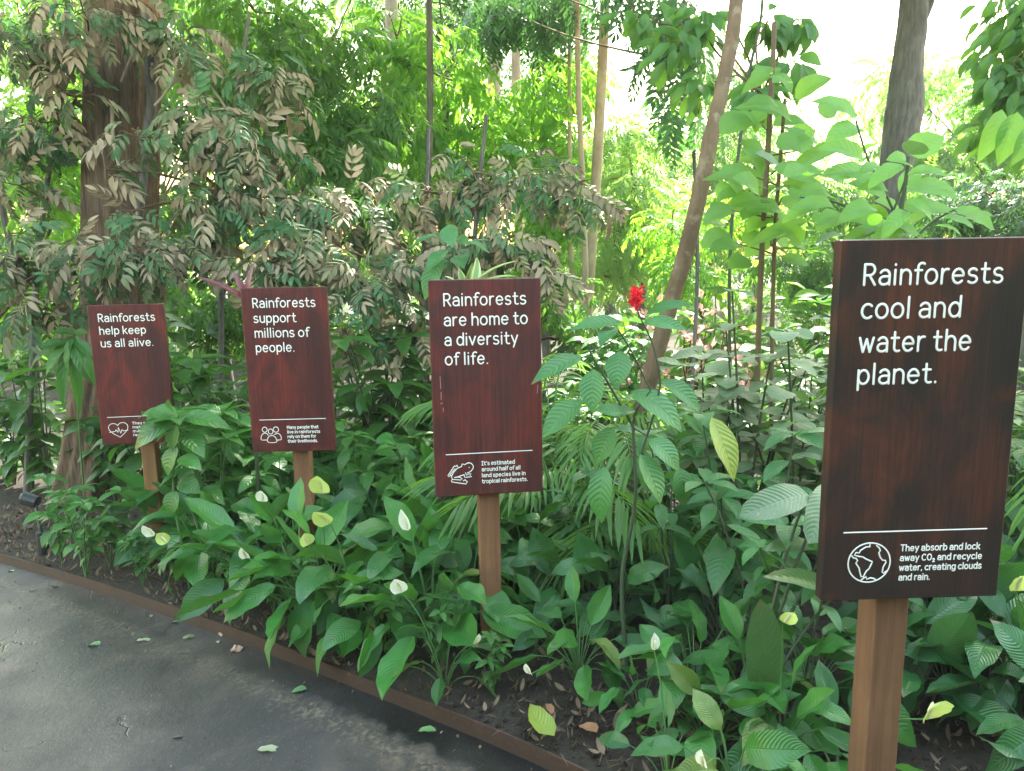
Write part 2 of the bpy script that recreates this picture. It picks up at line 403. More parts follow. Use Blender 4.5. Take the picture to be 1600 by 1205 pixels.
M['bright'] = leaf_mat('bright_leaflet', (0.075, 0.205, 0.030), (0.115, 0.275, 0.035), (0.42, 0.80, 0.06), 0.55, 0.45, 0)
M['mid'] = leaf_mat('green_leaflet', (0.045, 0.135, 0.035), (0.080, 0.200, 0.045), (0.25, 0.55, 0.05), 0.45, 0.45, 0)
M['deep'] = leaf_mat('deep_green_leaflet', (0.022, 0.075, 0.035), (0.045, 0.115, 0.050), (0.12, 0.32, 0.06), 0.35, 0.45, 0)
M['pale'] = leaf_mat('pale_green_leaflet', (0.10, 0.22, 0.07), (0.16, 0.30, 0.09), (0.5, 0.8, 0.16), 0.55, 0.5, 0)
M['palm'] = leaf_mat('palm_leaflet', (0.060, 0.165, 0.035), (0.095, 0.225, 0.045), (0.3, 0.6, 0.06), 0.4, 0.42, 0)
M['stripe'] = leaf_mat('striped_leaf', (0.10, 0.22, 0.08), (0.16, 0.28, 0.12), (0.3, 0.5, 0.1), 0.25, 0.4, 0, edge=(0.55, 0.56, 0.22))
M['redleaf'] = leaf_mat('wine_red_leaf', (0.13, 0.022, 0.035), (0.20, 0.06, 0.085), (0.35, 0.07, 0.09), 0.2, 0.35, 0)
M['green_stem'] = plain_mat('green_stem', (0.07, 0.16, 0.045), 0.5)
M['dark_stem'] = plain_mat('dark_stem', (0.045, 0.07, 0.035), 0.6)
M['twig'] = plain_mat('brown_twig', (0.14, 0.095, 0.06), 0.8, 0.2)
M['pale_twig'] = plain_mat('pale_twig', (0.36, 0.30, 0.23), 0.8, 0.2)
M['spathe'] = plain_mat('white_spathe', (0.80, 0.82, 0.76), 0.5, 0.4, 0.05, 30, (0.8, 0.85, 0.7), 0.35)
M['spathe_green'] = plain_mat('green_spathe', (0.50, 0.62, 0.22), 0.5, 0.4, 0.15, 30, (0.6, 0.75, 0.2), 0.35)
M['spadix'] = plain_mat('cream_spadix', (0.66, 0.66, 0.42), 0.8)
M['red'] = plain_mat('scarlet_petal', (0.72, 0.012, 0.035), 0.5, 0.3, 0.2, 60, (0.8, 0.02, 0.05), 0.3)
M['pink'] = plain_mat('pink_petal', (0.78, 0.40, 0.38), 0.5, 0.3, 0.3, 10, (0.8, 0.45, 0.4), 0.3)
M['bark'] = bark_mat('brown_bark', (0.085, 0.056, 0.040), (0.215, 0.150, 0.108), (26, 26, 1.6), 1.0)
M['bark_smooth'] = bark_mat('smooth_brown_bark', (0.145, 0.095, 0.062), (0.22, 0.15, 0.10), (9, 9, 4), 0.5, 0.85, patch=(0.30, 0.24, 0.18))
M['bark_pale'] = bark_mat('pale_bark', (0.36, 0.27, 0.19), (0.50, 0.40, 0.30), (6, 6, 3), 0.2, 0.85)
M['bark_grey'] = bark_mat('grey_bark', (0.085, 0.080, 0.078), (0.195, 0.180, 0.170), (14, 14, 2), 0.9, 0.9)
M['post'] = bark_mat('oiled_post', (0.135, 0.068, 0.037), (0.215, 0.110, 0.062), (26, 26, 1.2), 0.25, 0.65)
M['post_red'] = bark_mat('reddish_post', (0.175, 0.082, 0.046), (0.265, 0.128, 0.070), (26, 26, 1.2), 0.25, 0.65)
M['post_lit'] = bark_mat('lit_oiled_post', (0.20, 0.10, 0.045), (0.31, 0.165, 0.075), (26, 26, 1.2), 0.25, 0.65)  # lighter, oranger copy of the oiled post, lit look put into the colour
M['paint'] = plain_mat('white_paint', (0.80, 0.79, 0.76), 0.6, 0.3, 0.06, 120)
M['litter'] = leaf_mat('dry_leaf', (0.07, 0.045, 0.030), (0.25, 0.17, 0.11), (0.3, 0.18, 0.08), 0.1, 0.75, 6, (0.4, 0.3, 0.2), 0.3)
M['brownleaf'] = leaf_mat('withered_leaf', (0.30, 0.14, 0.07), (0.36, 0.18, 0.09), (0.4, 0.18, 0.08), 0.15, 0.65, 8, (0.42, 0.25, 0.14), 0.5)
M['fallen_green'] = leaf_mat('fallen_green_leaf', (0.09, 0.22, 0.08), (0.15, 0.28, 0.11), (0.2, 0.4, 0.1), 0.15, 0.5, 8, (0.25, 0.36, 0.18), 0.3, back=(0.20, 0.28, 0.17))
M['fallen_pale'] = leaf_mat('fallen_pale_leaf', (0.27, 0.30, 0.17), (0.34, 0.36, 0.22), (0.3, 0.4, 0.15), 0.15, 0.55, 8, (0.4, 0.42, 0.28), 0.3)

def soil_mat():
    m, nt, p = newmat('dark_soil'); L = nt.links
    tc = N_(nt, 'ShaderNodeTexCoord'); o = tc.outputs['Object']
    n1 = noise(nt, o, 9, 8, 0.7); n2 = noise(nt, o, 60, 5, 0.7); n3 = noise(nt, o, 1.3, 3)
    c = mixc(nt, ramp(nt, n1, ((0.3, 0.0), (0.7, 1.0))), (0.016, 0.012, 0.010), (0.050, 0.036, 0.030))
    c = mixc(nt, ramp(nt, n2, ((0.58, 0.0), (0.70, 0.7))), c, (0.12, 0.085, 0.065))
    c = mixc(nt, ramp(nt, n3, ((0.45, 0.0), (0.7, 0.5))), c, (0.05, 0.05, 0.03))
    L.new(c, p.inputs['Base Color']); p.inputs['Roughness'].default_value = 0.85; p.inputs['Specular IOR Level'].default_value = 0.3
    b = N_(nt, 'ShaderNodeBump'); b.inputs['Strength'].default_value = 1.0; b.inputs['Distance'].default_value = 0.03
    L.new(mathn(nt, 'ADD', n1, mathn(nt, 'MULTIPLY', n2, 0.6)), b.inputs['Height']); L.new(b.outputs[0], p.inputs['Normal'])
    return m
def path_mat():
    m, nt, p = newmat('worn_asphalt'); L = nt.links
    tc = N_(nt, 'ShaderNodeTexCoord'); o = tc.outputs['Object']
    uvn = N_(nt, 'ShaderNodeUVMap'); uvn.uv_map = 'UVMap'
    sep = N_(nt, 'ShaderNodeSeparateXYZ'); L.new(uvn.outputs[0], sep.inputs[0])   # x along the kerb, y metres from it
    big = noise(nt, o, 1.1, 5, 0.6, 0.5); mid = noise(nt, o, 5, 6, 0.65, 0.3); fine = noise(nt, o, 160, 3, 0.6); med = noise(nt, o, 38, 4, 0.65)
    c = mixc(nt, ramp(nt, big, ((0.35, 0.0), (0.65, 1.0))), (0.028, 0.025, 0.026), (0.066, 0.056, 0.052))
    c = mixc(nt, ramp(nt, mid, ((0.35, 0.6), (0.58, 0.0))), c, (0.018, 0.0175, 0.019))
    c = mixc(nt, ramp(nt, mid, ((0.56, 0.0), (0.75, 0.7))), c, (0.095, 0.070, 0.056))
    c = mixc(nt, ramp(nt, med, ((0.60, 0.0), (0.72, 0.55))), c, (0.095, 0.078, 0.064))
    edge = mathn(nt, 'ADD', sep.outputs[1], mathn(nt, 'MULTIPLY', mathn(nt, 'SUBTRACT', noise(nt, o, 9, 5, 0.6), 0.5), 0.16))
    band = ramp(nt, edge, ((0.12, 1.0), (0.155, 0.0)))                        # black tar seam along the edging
    part = mathn(nt, 'MULTIPLY', ramp(nt, mathn(nt, 'DIVIDE', sep.outputs[0], 400.0), ((S_SEAM / 400, 0.0), (S_SEAM / 400 + .0012, 1.0))), ramp(nt, noise(nt, o, 3.0, 3), ((0.3, 0.55), (0.45, 1.0))))
    c = mixc(nt, mathn(nt, 'MULTIPLY', band, part), c, (0.006, 0.006, 0.007))
    c = mixc(nt, mathn(nt, 'MULTIPLY', ramp(nt, edge, ((0.14, 0.0), (0.2, 1.0), (0.30, 0.0))), ramp(nt, med, ((0.45, 0.0), (0.62, 0.85)))), c, (0.15, 0.115, 0.085))
    vo = N_(nt, 'ShaderNodeTexVoronoi', feature='DISTANCE_TO_EDGE'); vo.inputs['Scale'].default_value = 0.8
    wv = N_(nt, 'ShaderNodeVectorMath', operation='ADD'); L.new(o, wv.inputs[0])
    nn = N_(nt, 'ShaderNodeTexNoise'); nn.inputs['Scale'].default_value = 3.0; nn.inputs['Detail'].default_value = 6; L.new(o, nn.inputs['Vector'])
    sc_ = N_(nt, 'ShaderNodeVectorMath', operation='SCALE'); sc_.inputs['Scale'].default_value = 0.7; L.new(nn.outputs['Color'], sc_.inputs[0]); L.new(sc_.outputs[0], wv.inputs[1])
    L.new(wv.outputs[0], vo.inputs['Vector'])
    crack = mathn(nt, 'MULTIPLY', ramp(nt, vo.outputs['Distance'], ((0.0, 1.0), (0.006, 0.0))), ramp(nt, noise(nt, o, 2.3, 2), ((0.56, 0.0), (0.64, 0.75))))
    c = mixc(nt, crack, c, (0.012, 0.011, 0.011))
    gr = N_(nt, 'ShaderNodeTexVoronoi'); gr.inputs['Scale'].default_value = 95; L.new(o, gr.inputs['Vector'])
    gs = N_(nt, 'ShaderNodeSeparateXYZ'); L.new(gr.outputs['Color'], gs.inputs[0])
    grit = mathn(nt, 'MULTIPLY', ramp(nt, gr.outputs['Distance'], ((0.12, 1.0), (0.2, 0.0))), ramp(nt, gs.outputs[0], ((0.80, 0.0), (0.84, 1.0))))
    c = mixc(nt, mathn(nt, 'MULTIPLY', grit, 0.8), c, (0.22, 0.18, 0.14))
    L.new(c, p.inputs['Base Color'])
    wet = ramp(nt, noise(nt, o, 0.75, 3, 0.5), ((0.42, 0.62), (0.58, 0.30)))      # damp film in places
    L.new(wet, p.inputs['Roughness']); p.inputs['Specular IOR Level'].default_value = 0.5
    b = N_(nt, 'ShaderNodeBump'); b.inputs['Strength'].default_value = 0.5; b.inputs['Distance'].default_value = 0.004
    L.new(mathn(nt, 'ADD', mathn(nt, 'SUBTRACT', mathn(nt, 'MULTIPLY', fine, 0.6), mathn(nt, 'MULTIPLY', crack, 3.0)), med), b.inputs['Height']); L.new(b.outputs[0], p.inputs['Normal'])
    return m
def steel_mat():
    m, nt, p = newmat('rusted_steel'); L = nt.links
    tc = N_(nt, 'ShaderNodeTexCoord'); o = tc.outputs['Object']
    n1 = noise(nt, o, 6, 6, 0.65); n2 = noise(nt, o, 60, 4)
    uvn = N_(nt, 'ShaderNodeUVMap'); uvn.uv_map = 'UVMap'; sep = N_(nt, 'ShaderNodeSeparateXYZ'); L.new(uvn.outputs[0], sep.inputs[0])
    c = mixc(nt, ramp(nt, n1, ((0.35, 0.0), (0.65, 1.0))), (0.026, 0.013, 0.010), (0.052, 0.025, 0.017))
    c = mixc(nt, ramp(nt, n2, ((0.45, 0.0), (0.7, 0.5))), c, (0.085, 0.042, 0.027))
    wl = mathn(nt, 'ADD', sep.outputs[1], mathn(nt, 'MULTIPLY', mathn(nt, 'SUBTRACT', noise(nt, o, 5, 4, 0.7), 0.5), 0.05))
    c = mixc(nt, ramp(nt, wl, ((0.028, 0.75), (0.034, 0.0))), c, (0.035, 0.020, 0.016))     # splash line along its foot
    L.new(c, p.inputs['Base Color']); p.inputs['Roughness'].default_value = 0.62
    return m
M['soil'] = soil_mat(); M['steel'] = steel_mat()
M['black'] = plain_mat('black_plastic', (0.02, 0.022, 0.025), 0.4)
M['lens'] = plain_mat('glass_lens', (0.55, 0.58, 0.6), 0.15, 0.8)
M['stone'] = plain_mat('pinkish_stone', (0.42, 0.28, 0.22), 0.8, 0.3, 0.3, 30)

# ------------------------------------------------------------------ naming helpers
def tag(o, label=None, cat=None, group=None, kind=None):
    if label: o['label'] = label
    if cat: o['category'] = cat
    if group: o['group'] = group
    if kind: o['kind'] = kind
    return o
def thing(name, loc=(0, 0, 0), label=None, cat=None, group=None, rz=0.0, s=1.0):
    o = bpy.data.objects.new(name, None); col.objects.link(o)
    o.empty_display_size = 0.1
    o.location = tuple(float(v) for v in loc); o.rotation_euler = (0, 0, rz); o.scale = (s, s, s)
    return tag(o, label, cat, group)
def dup(root, loc, rz=0.0, s=1.0, label=None, group=None, tilt=(0, 0)):
    r = root.copy(); col.objects.link(r)
    r.location = tuple(float(v) for v in loc); r.rotation_euler = (tilt[0], tilt[1], rz); r.scale = (s, s, s)
    if label: r['label'] = label
    if group: r['group'] = group
    for ch in list(root.children):
        c = ch.copy(); col.objects.link(c); c.parent = r
        for g in list(ch.children):
            d = g.copy(); col.objects.link(d); d.parent = c
    return r

# ------------------------------------------------------------------ kerb line, ground, path, bed
kp = [(0, 864), (105, 900), (210, 931), (304, 964), (371, 984), (437, 1003), (520, 1033), (677, 1096), (814, 1156), (898, 1203)]
K = np.array([on_ground(x, y, 0.012) for x, y in kp])
kc = np.polyfit(K[:, 0], K[:, 1], 2)
xs = np.linspace(K[0, 0] - 1.2, K[-1, 0] + 0.8, 40)
line = np.stack([xs, np.polyval(kc, xs)], 1)
d0 = norm(line[0] - line[1]); d1 = norm(line[-1] - line[-2])
line = np.vstack([line[0] + d0 * 160, line[0] + d0 * 40, line[0] + d0 * 10, line[0] + d0 * 4, line[0] + d0 * 1.5, line, line[-1] + d1 * 1.2, line[-1] + d1 * 4, line[-1] + d1 * 10, line[-1] + d1 * 40, line[-1] + d1 * 160])
tg = norm(np.gradient(line, axis=0)); nl_ = np.stack([-tg[:, 1], tg[:, 0]], 1)      # points into the bed
ss = np.concatenate([[0], np.cumsum(np.linalg.norm(np.diff(line, axis=0), axis=1))])
PATH_DZ = -0.055
S_SEAM = float(ss[int(np.argmin(np.abs(line[:, 0] - on_ground(400, 990)[0])))])
M['path'] = path_mat()
def kdist(x, y):
    """signed distance from the kerb, positive in the bed"""
    d = line - np.array([x, y]); i = int(np.argmin((d ** 2).sum(1)))
    return float(-(d[i] @ nl_[i]))
def sheet(name, ts, dz, mat, lo=0, hi=None, jit=0.0):
    hi = hi or len(line); g = Geo(); ts = np.array(ts, float)
    P = line[lo:hi, None] + nl_[lo:hi, None] * ts[None, :, None]
    Z = G(P[..., 0]) + (np.array([dz(t) for t in ts])[None] if callable(dz) else dz)
    if jit: Z = Z + jit * np.sin(P[..., 0] * 5.1 + 1.3 * np.sin(P[..., 1] * 3)) * np.sin(P[..., 1] * 4.3) * (ts > 0.08)[None]
    V = np.concatenate([P, Z[..., None]], -1)
    n, k = V.shape[:2]; i, j = np.meshgrid(np.arange(n - 1), np.arange(k - 1), indexing='ij')
    Q = np.stack([i * k + j, (i + 1) * k + j, (i + 1) * k + j + 1, i * k + j + 1], -1)
    U = np.stack(np.broadcast_arrays(ss[lo:hi, None], np.abs(ts)[None]), -1)
    return g.add(V, Q, U).obj(name, mat)
tag(sheet('ground', [-160, -60, -20, -8, -4, -1.5, -0.3, -0.006, 0.006, 0.1, 0.2, 0.35, 0.5, 0.7, 0.9, 1.15, 1.4, 1.8, 2.2, 2.7, 3.3, 4, 5, 7, 10, 15, 25, 60, 160], lambda t: -0.10 if t < 0 else 0.0 + 0.02 * min(t, 3), M['soil'], jit=0.012), 'dark bare soil under the plants', None, None, 'structure')
tag(sheet('path', [-7, -5, -3.5, -2.5, -1.8, -1.2, -0.8, -0.5, -0.3, -0.15, -0.05, -0.002], PATH_DZ, M['path'], 2, len(line) - 2), 'damp grey asphalt path', None, None, 'structure')
def edging(lo, hi, label, lift=0.0):
    g = Geo(); a = slice(lo, hi); P = line[a]; nn = nl_[a]; z = G(P[:, 0])
    prof = [(-0.004, PATH_DZ - 0.05, 0), (-0.004, PATH_DZ, 0), (-0.004, 0.017, 0.072), (0.004, 0.017, 0.08), (0.004, -0.03, 0.12)]
    V = np.stack([np.concatenate([P + nn * t, (z + h + (lift if h > 0 else 0))[:, None]], 1) for t, h, _ in prof], 1)
    n, k = V.shape[:2]; i, j = np.meshgrid(np.arange(n - 1), np.arange(k - 1), indexing='ij')
    Q = np.stack([i * k + j, i * k + j + 1, (i + 1) * k + j + 1, (i + 1) * k + j], -1)[:, :, ::-1]
    U = np.stack(np.broadcast_arrays(ss[a][:, None], np.array([q[2] for q in prof])[None]), -1)
    o = g.add(V, Q, U).obj('steel_edging', M['steel'], smooth=False)
    return tag(o, label, 'edging', 'strips of steel edging along the path')
j_at = int(np.argmin(np.abs(line[:, 0] - on_ground(470, 1010)[0])))
edging(2, j_at + 1, 'long rusty steel edging strip from the left frame edge to the joint under the lilies')
edging(j_at, len(line) - 2, 'rusty steel edging strip from the joint past the yellow fallen leaf', -0.006)

# ------------------------------------------------------------------ lettering: single-stroke rounded alphabet
def A(cx, cy, rx, ry, a0, a1, n=12):
    t = np.radians(np.linspace(a0, a1, n)); return [(cx + rx * math.cos(q), cy + ry * math.sin(q)) for q in t]
GL = {
 'a': (.74, [A(.38, .64, .34, .37, 150, 0) + [(.72, 0)], [(.72, .56)] + A(.33, .28, .30, .28, 90, 270) + [(.5, .02), (.72, .16)]]),
 'b': (.80, [[(.05, 1.45), (.05, 0)], A(.42, .5, .37, .5, 0, 360, 20)]),
 'c': (.72, [A(.42, .5, .40, .5, 48, 312, 16)]),
 'd': (.80, [[(.79, 1.45), (.79, 0)], A(.41, .5, .38, .5, 0, 360, 20)]),
 'e': (.80, [[(.05, .52), (.79, .52)] + A(.41, .5, .38, .5, 5, 318, 16)]),
 'f': (.46, [A(.46, 1.18, .26, .27, 50, 180, 8) + [(.20, 0)], [(0, .95), (.46, .95)]]),
 'g': (.80, [A(.41, .5, .38, .5, 0, 360, 20), [(.79, 1), (.79, -.1)] + A(.42, -.1, .37, .32, 0, -150, 8)]),
 'h': (.76, [[(.05, 1.45), (.05, 0)], [(.05, .58)] + A(.40, .6, .34, .4, 180, 0) + [(.74, 0)]]),
 'i': (.14, [[(.07, 1), (.07, 0)], [(.07, 1.36), (.07, 1.38)]]),
 'k': (.72, [[(.05, 1.45), (.05, 0)], [(.66, 1), (.08, .42)], [(.26, .6), (.72, 0)]]),
 'l': (.14, [[(.07, 1.45), (.07, 0)]]),
 'm': (1.18, [[(.05, 1), (.05, 0)], [(.05, .62)] + A(.33, .64, .28, .36, 180, 0) + [(.61, 0)], [(.61, .62)] + A(.89, .64, .28, .36, 180, 0) + [(1.17, 0)]]),
 'n': (.74, [[(.05, 1), (.05, 0)], [(.05, .58)] + A(.39, .6, .34, .4, 180, 0) + [(.73, 0)]]),
 'o': (.80, [A(.40, .5, .40, .5, 0, 360, 22)]),
 'p': (.80, [[(.05, 1), (.05, -.42)], A(.42, .5, .37, .5, 0, 360, 20)]),
 'r': (.50, [[(.05, 1), (.05, 0)], [(.05, .55)] + A(.40, .58, .34, .42, 180, 75, 8)]),
 's': (.66, [A(.34, .75, .29, .25, 35, 250, 10) + [(.34, .5)] + A(.33, .25, .32, .26, 70, -145, 10)]),
 't': (.55, [[(.22, 1.36), (.22, .26)] + A(.47, .26, .25, .26, 180, 300, 8), [(0, .95), (.52, .95)]]),
 'u': (.74, [[(.05, 1)] + A(.39, .36, .34, .36, 180, 360) + [(.73, 1)], [(.73, .5), (.73, 0)]]),
 'v': (.72, [[(0, 1), (.36, 0)], [(.36, 0), (.72, 1)]]),
 'w': (1.02, [[(0, 1), (.26, 0)], [(.26, 0), (.51, .9)], [(.51, .9), (.77, 0)], [(.77, 0), (1.02, 1)]]),
 'y': (.74, [[(0, 1), (.38, .05)], [(.74, 1), (.24, -.42)]]),
 'R': (.80, [[(.05, 1.42), (.05, 0)], [(.05, 1.42), (.38, 1.42)] + A(.40, 1.04, .36, .38, 90, -90) + [(.05, .66)], [(.40, .66), (.80, 0)]]),
 'T': (.84, [[(0, 1.42), (.84, 1.42)], [(.42, 1.42), (.42, 0)]]),
 'M': (1.0, [[(.05, 0), (.05, 1.42)], [(.05, 1.42), (.5, .55)], [(.5, .55), (.95, 1.42)], [(.95, 1.42), (.95, 0)]]),
 'I': (.56, [[(.28, 1.42), (.28, 0)], [(0, 1.42), (.56, 1.42)], [(0, 0), (.56, 0)]]),
 'C': (.88, [A(.48, .71, .46, .71, 50, 310, 16)]),
 'O': (.94, [A(.47, .71, .45, .71, 0, 360, 22)]),
 '2': (.40, [A(.2, .12, .18, .2, 160, -20, 8) + [(.02, -.42)], [(.02, -.42), (.40, -.42)]]),
 '.': (.16, [[(.08, .02), (.08, .05)]]), ',': (.16, [[(.1, .06), (.04, -.14)]]), "'": (.14, [[(.07, 1.42), (.07, 1.12)]]),
}
def stroke(g, pts, r, h, ins):
    """ridge of paint along a line on the board: pts are (u, v) board coordinates, u right, v down"""
    P = [np.array(p, float) for p in pts]; Q = [P[0]]
    for p in P[1:]:
        if np.linalg.norm(p - Q[-1]) > r * 0.15: Q.append(p)
    if len(Q) == 1: Q.append(Q[0] + np.array([r * 0.2, 0]))
    P = np.array(Q); T = norm(np.gradient(P, axis=0)); nrm = np.stack([-T[:, 1], T[:, 0]], 1)
    W = np.full(len(P), r)
    ca = np.radians([25, 50, 72, 88])
    st = [P[0] - T[0] * r * math.sin(a) for a in ca[::-1]]; en = [P[-1] + T[-1] * r * math.sin(a) for a in ca]
    P = np.vstack([st, P, en]); nrm = np.vstack([[nrm[0]] * 4, nrm, [nrm[-1]] * 4])
    W = np.concatenate([[r * math.cos(a) for a in ca[::-1]], W, [r * math.cos(a) for a in ca]])
    prof = [(-1, 0), (-.75, .7), (0, 1), (.75, .7), (1, 0)]
    V = np.stack([np.stack([P[:, 0] + nrm[:, 0] * W * s, np.full(len(P), 0.0) - 0.0004 - h * q * np.minimum(1, W / r + .2), -(P[:, 1] + nrm[:, 1] * W * s)], -1) for s, q in prof], 1) + ins
    n, k = V.shape[:2]; i, j = np.meshgrid(np.arange(n - 1), np.arange(k - 1), indexing='ij')
    g.add(V, np.stack([i * k + j, (i + 1) * k + j, (i + 1) * k + j + 1, i * k + j + 1], -1))
def text(g, s, u, v, xh, width, r, h, ins, gap=0.30):
    x = 0; items = []
    for ch in s:
        if ch == ' ': x += 0.42; continue
        w, st = GL[ch]; items.append((x, st)); x += w + gap
    k = width / (x - gap)
    for x0, st in items:
        for q in st: stroke(g, [(u + (x0 + p[0]) * k, v - p[1] * xh) for p in q], r, h, ins)

BW, BH, BT = 0.455, 0.90, 0.034
def box(g, x0, x1, y0, y1, z0, z1, b=0.003):
    """box with chamfered edges"""
    rings = []
    for z, e in ((z0, b), (z0 + b, 0), (z1 - b, 0), (z1, b)):
        X0, X1, Y0, Y1 = x0 + e, x1 - e, y0 + e, y1 - e
        rings.append([(X0 + b, Y0, z), (X1 - b, Y0, z), (X1, Y0 + b, z), (X1, Y1 - b, z), (X1 - b, Y1, z), (X0 + b, Y1, z), (X0, Y1 - b, z), (X0, Y0 + b, z)])
    V = np.array(rings, float).reshape(-1, 3); Q = []
    for i in range(3):
        for j in range(8): Q.append((i * 8 + j, i * 8 + (j + 1) % 8, (i + 1) * 8 + (j + 1) % 8, (i + 1) * 8 + j))
    for o_, rev in ((0, True), (24, False)):
        for q in ((0, 1, 2, 3), (0, 3, 4, 7), (7, 4, 5, 6)): Q.append(tuple(o_ + t for t in (q[::-1] if rev else q)))
    g.add(V, Q)
def pxmap(pts, x0, x1, u0, u1, y0, y1, v0, v1):
    return [(u0 + (x - x0) * (u1 - u0) / (x1 - x0), v0 + (y - y0) * (v1 - v0) / (y1 - y0)) for x, y in pts]
def sm(pts, n=None):
    return [tuple(p) for p in smooth_line(pts, n or len(pts) * 4)]
def icon_globe():
    f = lambda p: pxmap(p, 264, 580, .065, .172, 237, 533, .7475, .852)
    L = [f([(x, y) for x, y in A(422, 385, 158, 148, 0, 360, 40)])]
    L.append(f([(418, 243), (420, 265), (390, 266), (352, 290), (342, 310), (318, 306), (308, 325), (330, 332), (345, 336), (375, 342), (395, 356), (445, 378), (440, 392), (425, 430), (405, 447), (385, 490), (368, 490), (352, 440), (350, 425), (322, 385), (334, 366), (322, 350), (300, 345), (288, 330)]))
    L.append(f([(470, 258), (490, 275), (500, 295), (490, 312), (502, 345), (520, 368), (545, 372), (548, 386), (530, 420), (525, 460), (535, 468), (556, 452)]))
    L.append(f([(368, 518), (385, 502), (405, 490), (412, 510), (440, 500), (465, 506), (482, 518)]))
    return L
def icon_frog():
    f = lambda p: pxmap(p, 240, 585, .053, .163, 275, 560, .756, .849)
    return [f(q) for q in ([(300, 485), (290, 450), (320, 395), (370, 345), (425, 325), (436, 290), (465, 303), (515, 280), (555, 290), (580, 325), (575, 360), (545, 395), (500, 415)],
      [(475, 410), (488, 445), (520, 425), (550, 430), (530, 446), (555, 465), (500, 470), (465, 470), (455, 435)], [(330, 465), (370, 460), (410, 448), (455, 435)],
      [(330, 465), (400, 465), (430, 488), (410, 503), (300, 488), (288, 505), (292, 522), (400, 545), (480, 560), (485, 542), (500, 530), (475, 516), (470, 500), (445, 516)],
      [(300, 430), (250, 450), (245, 435), (320, 330), (335, 310), (350, 322), (368, 303), (375, 325)], [(272, 425), (340, 352)], [(524, 343), (526, 344)])]
def icon_people():
    f = lambda p: pxmap(p, 205, 585, .048, .163, 320, 600, .758, .849)
    return [f(q) for q in (A(290, 368, 44, 44, 0, 360, 20), A(395, 402, 42, 44, 0, 360, 20), A(493, 370, 48, 46, 0, 360, 20),
      [(325, 565)] + A(408, 560, 84, 88, 185, 355, 16) + [(500, 570), (480, 592), (405, 597), (345, 592), (325, 570)],
      [(345, 470)] + A(290, 520, 76, 92, 310, 180, 12)[0:] + [(213, 540), (235, 548), (315, 548)],
      [(455, 455)] + A(515, 520, 64, 84, 240, 360, 12) + [(578, 545), (550, 552), (505, 552)])]
def icon_heart():
    f = lambda p: pxmap(p, 320, 645, .048, .169, 205, 455, .757, .852)
    return [f(q) for q in ([(480, 252)] + A(405, 285, 82, 72, 335, 180, 12) + [(335, 330), (400, 395), (500, 455)], [(480, 252)] + A(560, 272, 82, 70, 205, 370, 12) + [(635, 320), (580, 385), (500, 455)],
      [(332, 364), (425, 352)], [(425, 352), (442, 322)], [(442, 322), (470, 368)], [(470, 368), (485, 285)], [(485, 285), (515, 385)], [(515, 385), (540, 325)], [(540, 325), (562, 348)], [(562, 348), (640, 338)])]
def make_sign(pos, yaw, lean, heading, widths, caption, cw, icon, iname, bm, pm, post_dx, label, plabel, foot, ps=0.09, base=(.104, .184, .264, .343), stroke_r=0.0030):
    r = thing('wooden_sign', (pos[0], pos[1] + 0.0, foot), label, 'sign', 'wooden signs standing in a row in the flower bed')
    r.rotation_euler = (0, lean, yaw)
    top = pos[2] - foot
    g = Geo(); box(g, -BW / 2, BW / 2, 0, BT, top - BH, top, 0.003); b = g.obj('board', bm, r, smooth=False)
    ins = np.array([-BW / 2, 0, top])
    g = Geo()
    for s, v, w in zip(heading, base, widths): text(g, s, .060, v, .0335, w, stroke_r, .0012, ins)
    g.obj('heading', M['paint'], b)
    g = Geo(); stroke(g, [(.050, .719), (.23, .7185), (.411, .718)], .0018, .001, ins); g.obj('rule_line', M['paint'], b)
    g = Geo()
    for q in icon(): stroke(g, q, .0019, .001, ins)
    g.obj(iname, M['paint'], b)
    g = Geo()
    for s, v, w in zip(caption, (.771, .797, .823, .849), cw): text(g, s, .197, v, .0112, w, .00155, .0008, ins)
    g.obj('caption', M['paint'], b)
    g = Geo(); box(g, post_dx - ps / 2, post_dx + ps / 2, BT + 0.001, BT + ps, -0.25, top - 0.12, 0.004); tag(g.obj('post', pm, r, smooth=False), plabel)
    return r
M['scuff'] = plain_mat('scuffed_wood', (0.42, 0.27, 0.25), 0.8, 0.2)
BM1 = board_mat('wine_red_board', (0.040, 0.009, 0.010), (0.105, 0.016, 0.016), (0.19, 0.022, 0.018), 1.3)
BM2 = board_mat('red_brown_board', (0.056, 0.017, 0.017), (0.112, 0.024, 0.023), (0.18, 0.024, 0.020), 5.1)
BM4 = board_mat('dark_brown_board', (0.010, 0.008, 0.008), (0.034, 0.013, 0.011), (0.100, 0.024, 0.011), 9.7)
R_ = math.radians
make_sign((-2.429, 4.727, 1.298), R_(6.9), 0, ['Rainforests', 'help keep', 'us all alive.'], (.338, .276, .314), ['They provide', 'materials and', 'medicines to', 'regulate'], (.165, .175, .165, .105), icon_heart, 'heart_icon', BM1, M['post_lit'], 0.036,
          'farthest red wooden sign with heart symbol, partly covered by a green plant', None, float(G(-2.43)))
make_sign((-1.211, 4.014, 1.412), R_(1.2), 0, ['Rainforests', 'support', 'millions of', 'people.'], (.331, .224, .288, .205), ['Many people that', 'live in rainforests', 'rely on them for', 'their livelihoods.'], (.171, .178, .155, .163), icon_people, 'people_icon', BM1, M['post_red'], 0.024,
          'red wooden sign with three people symbol and the words support millions of people', None, float(G(-1.2)))
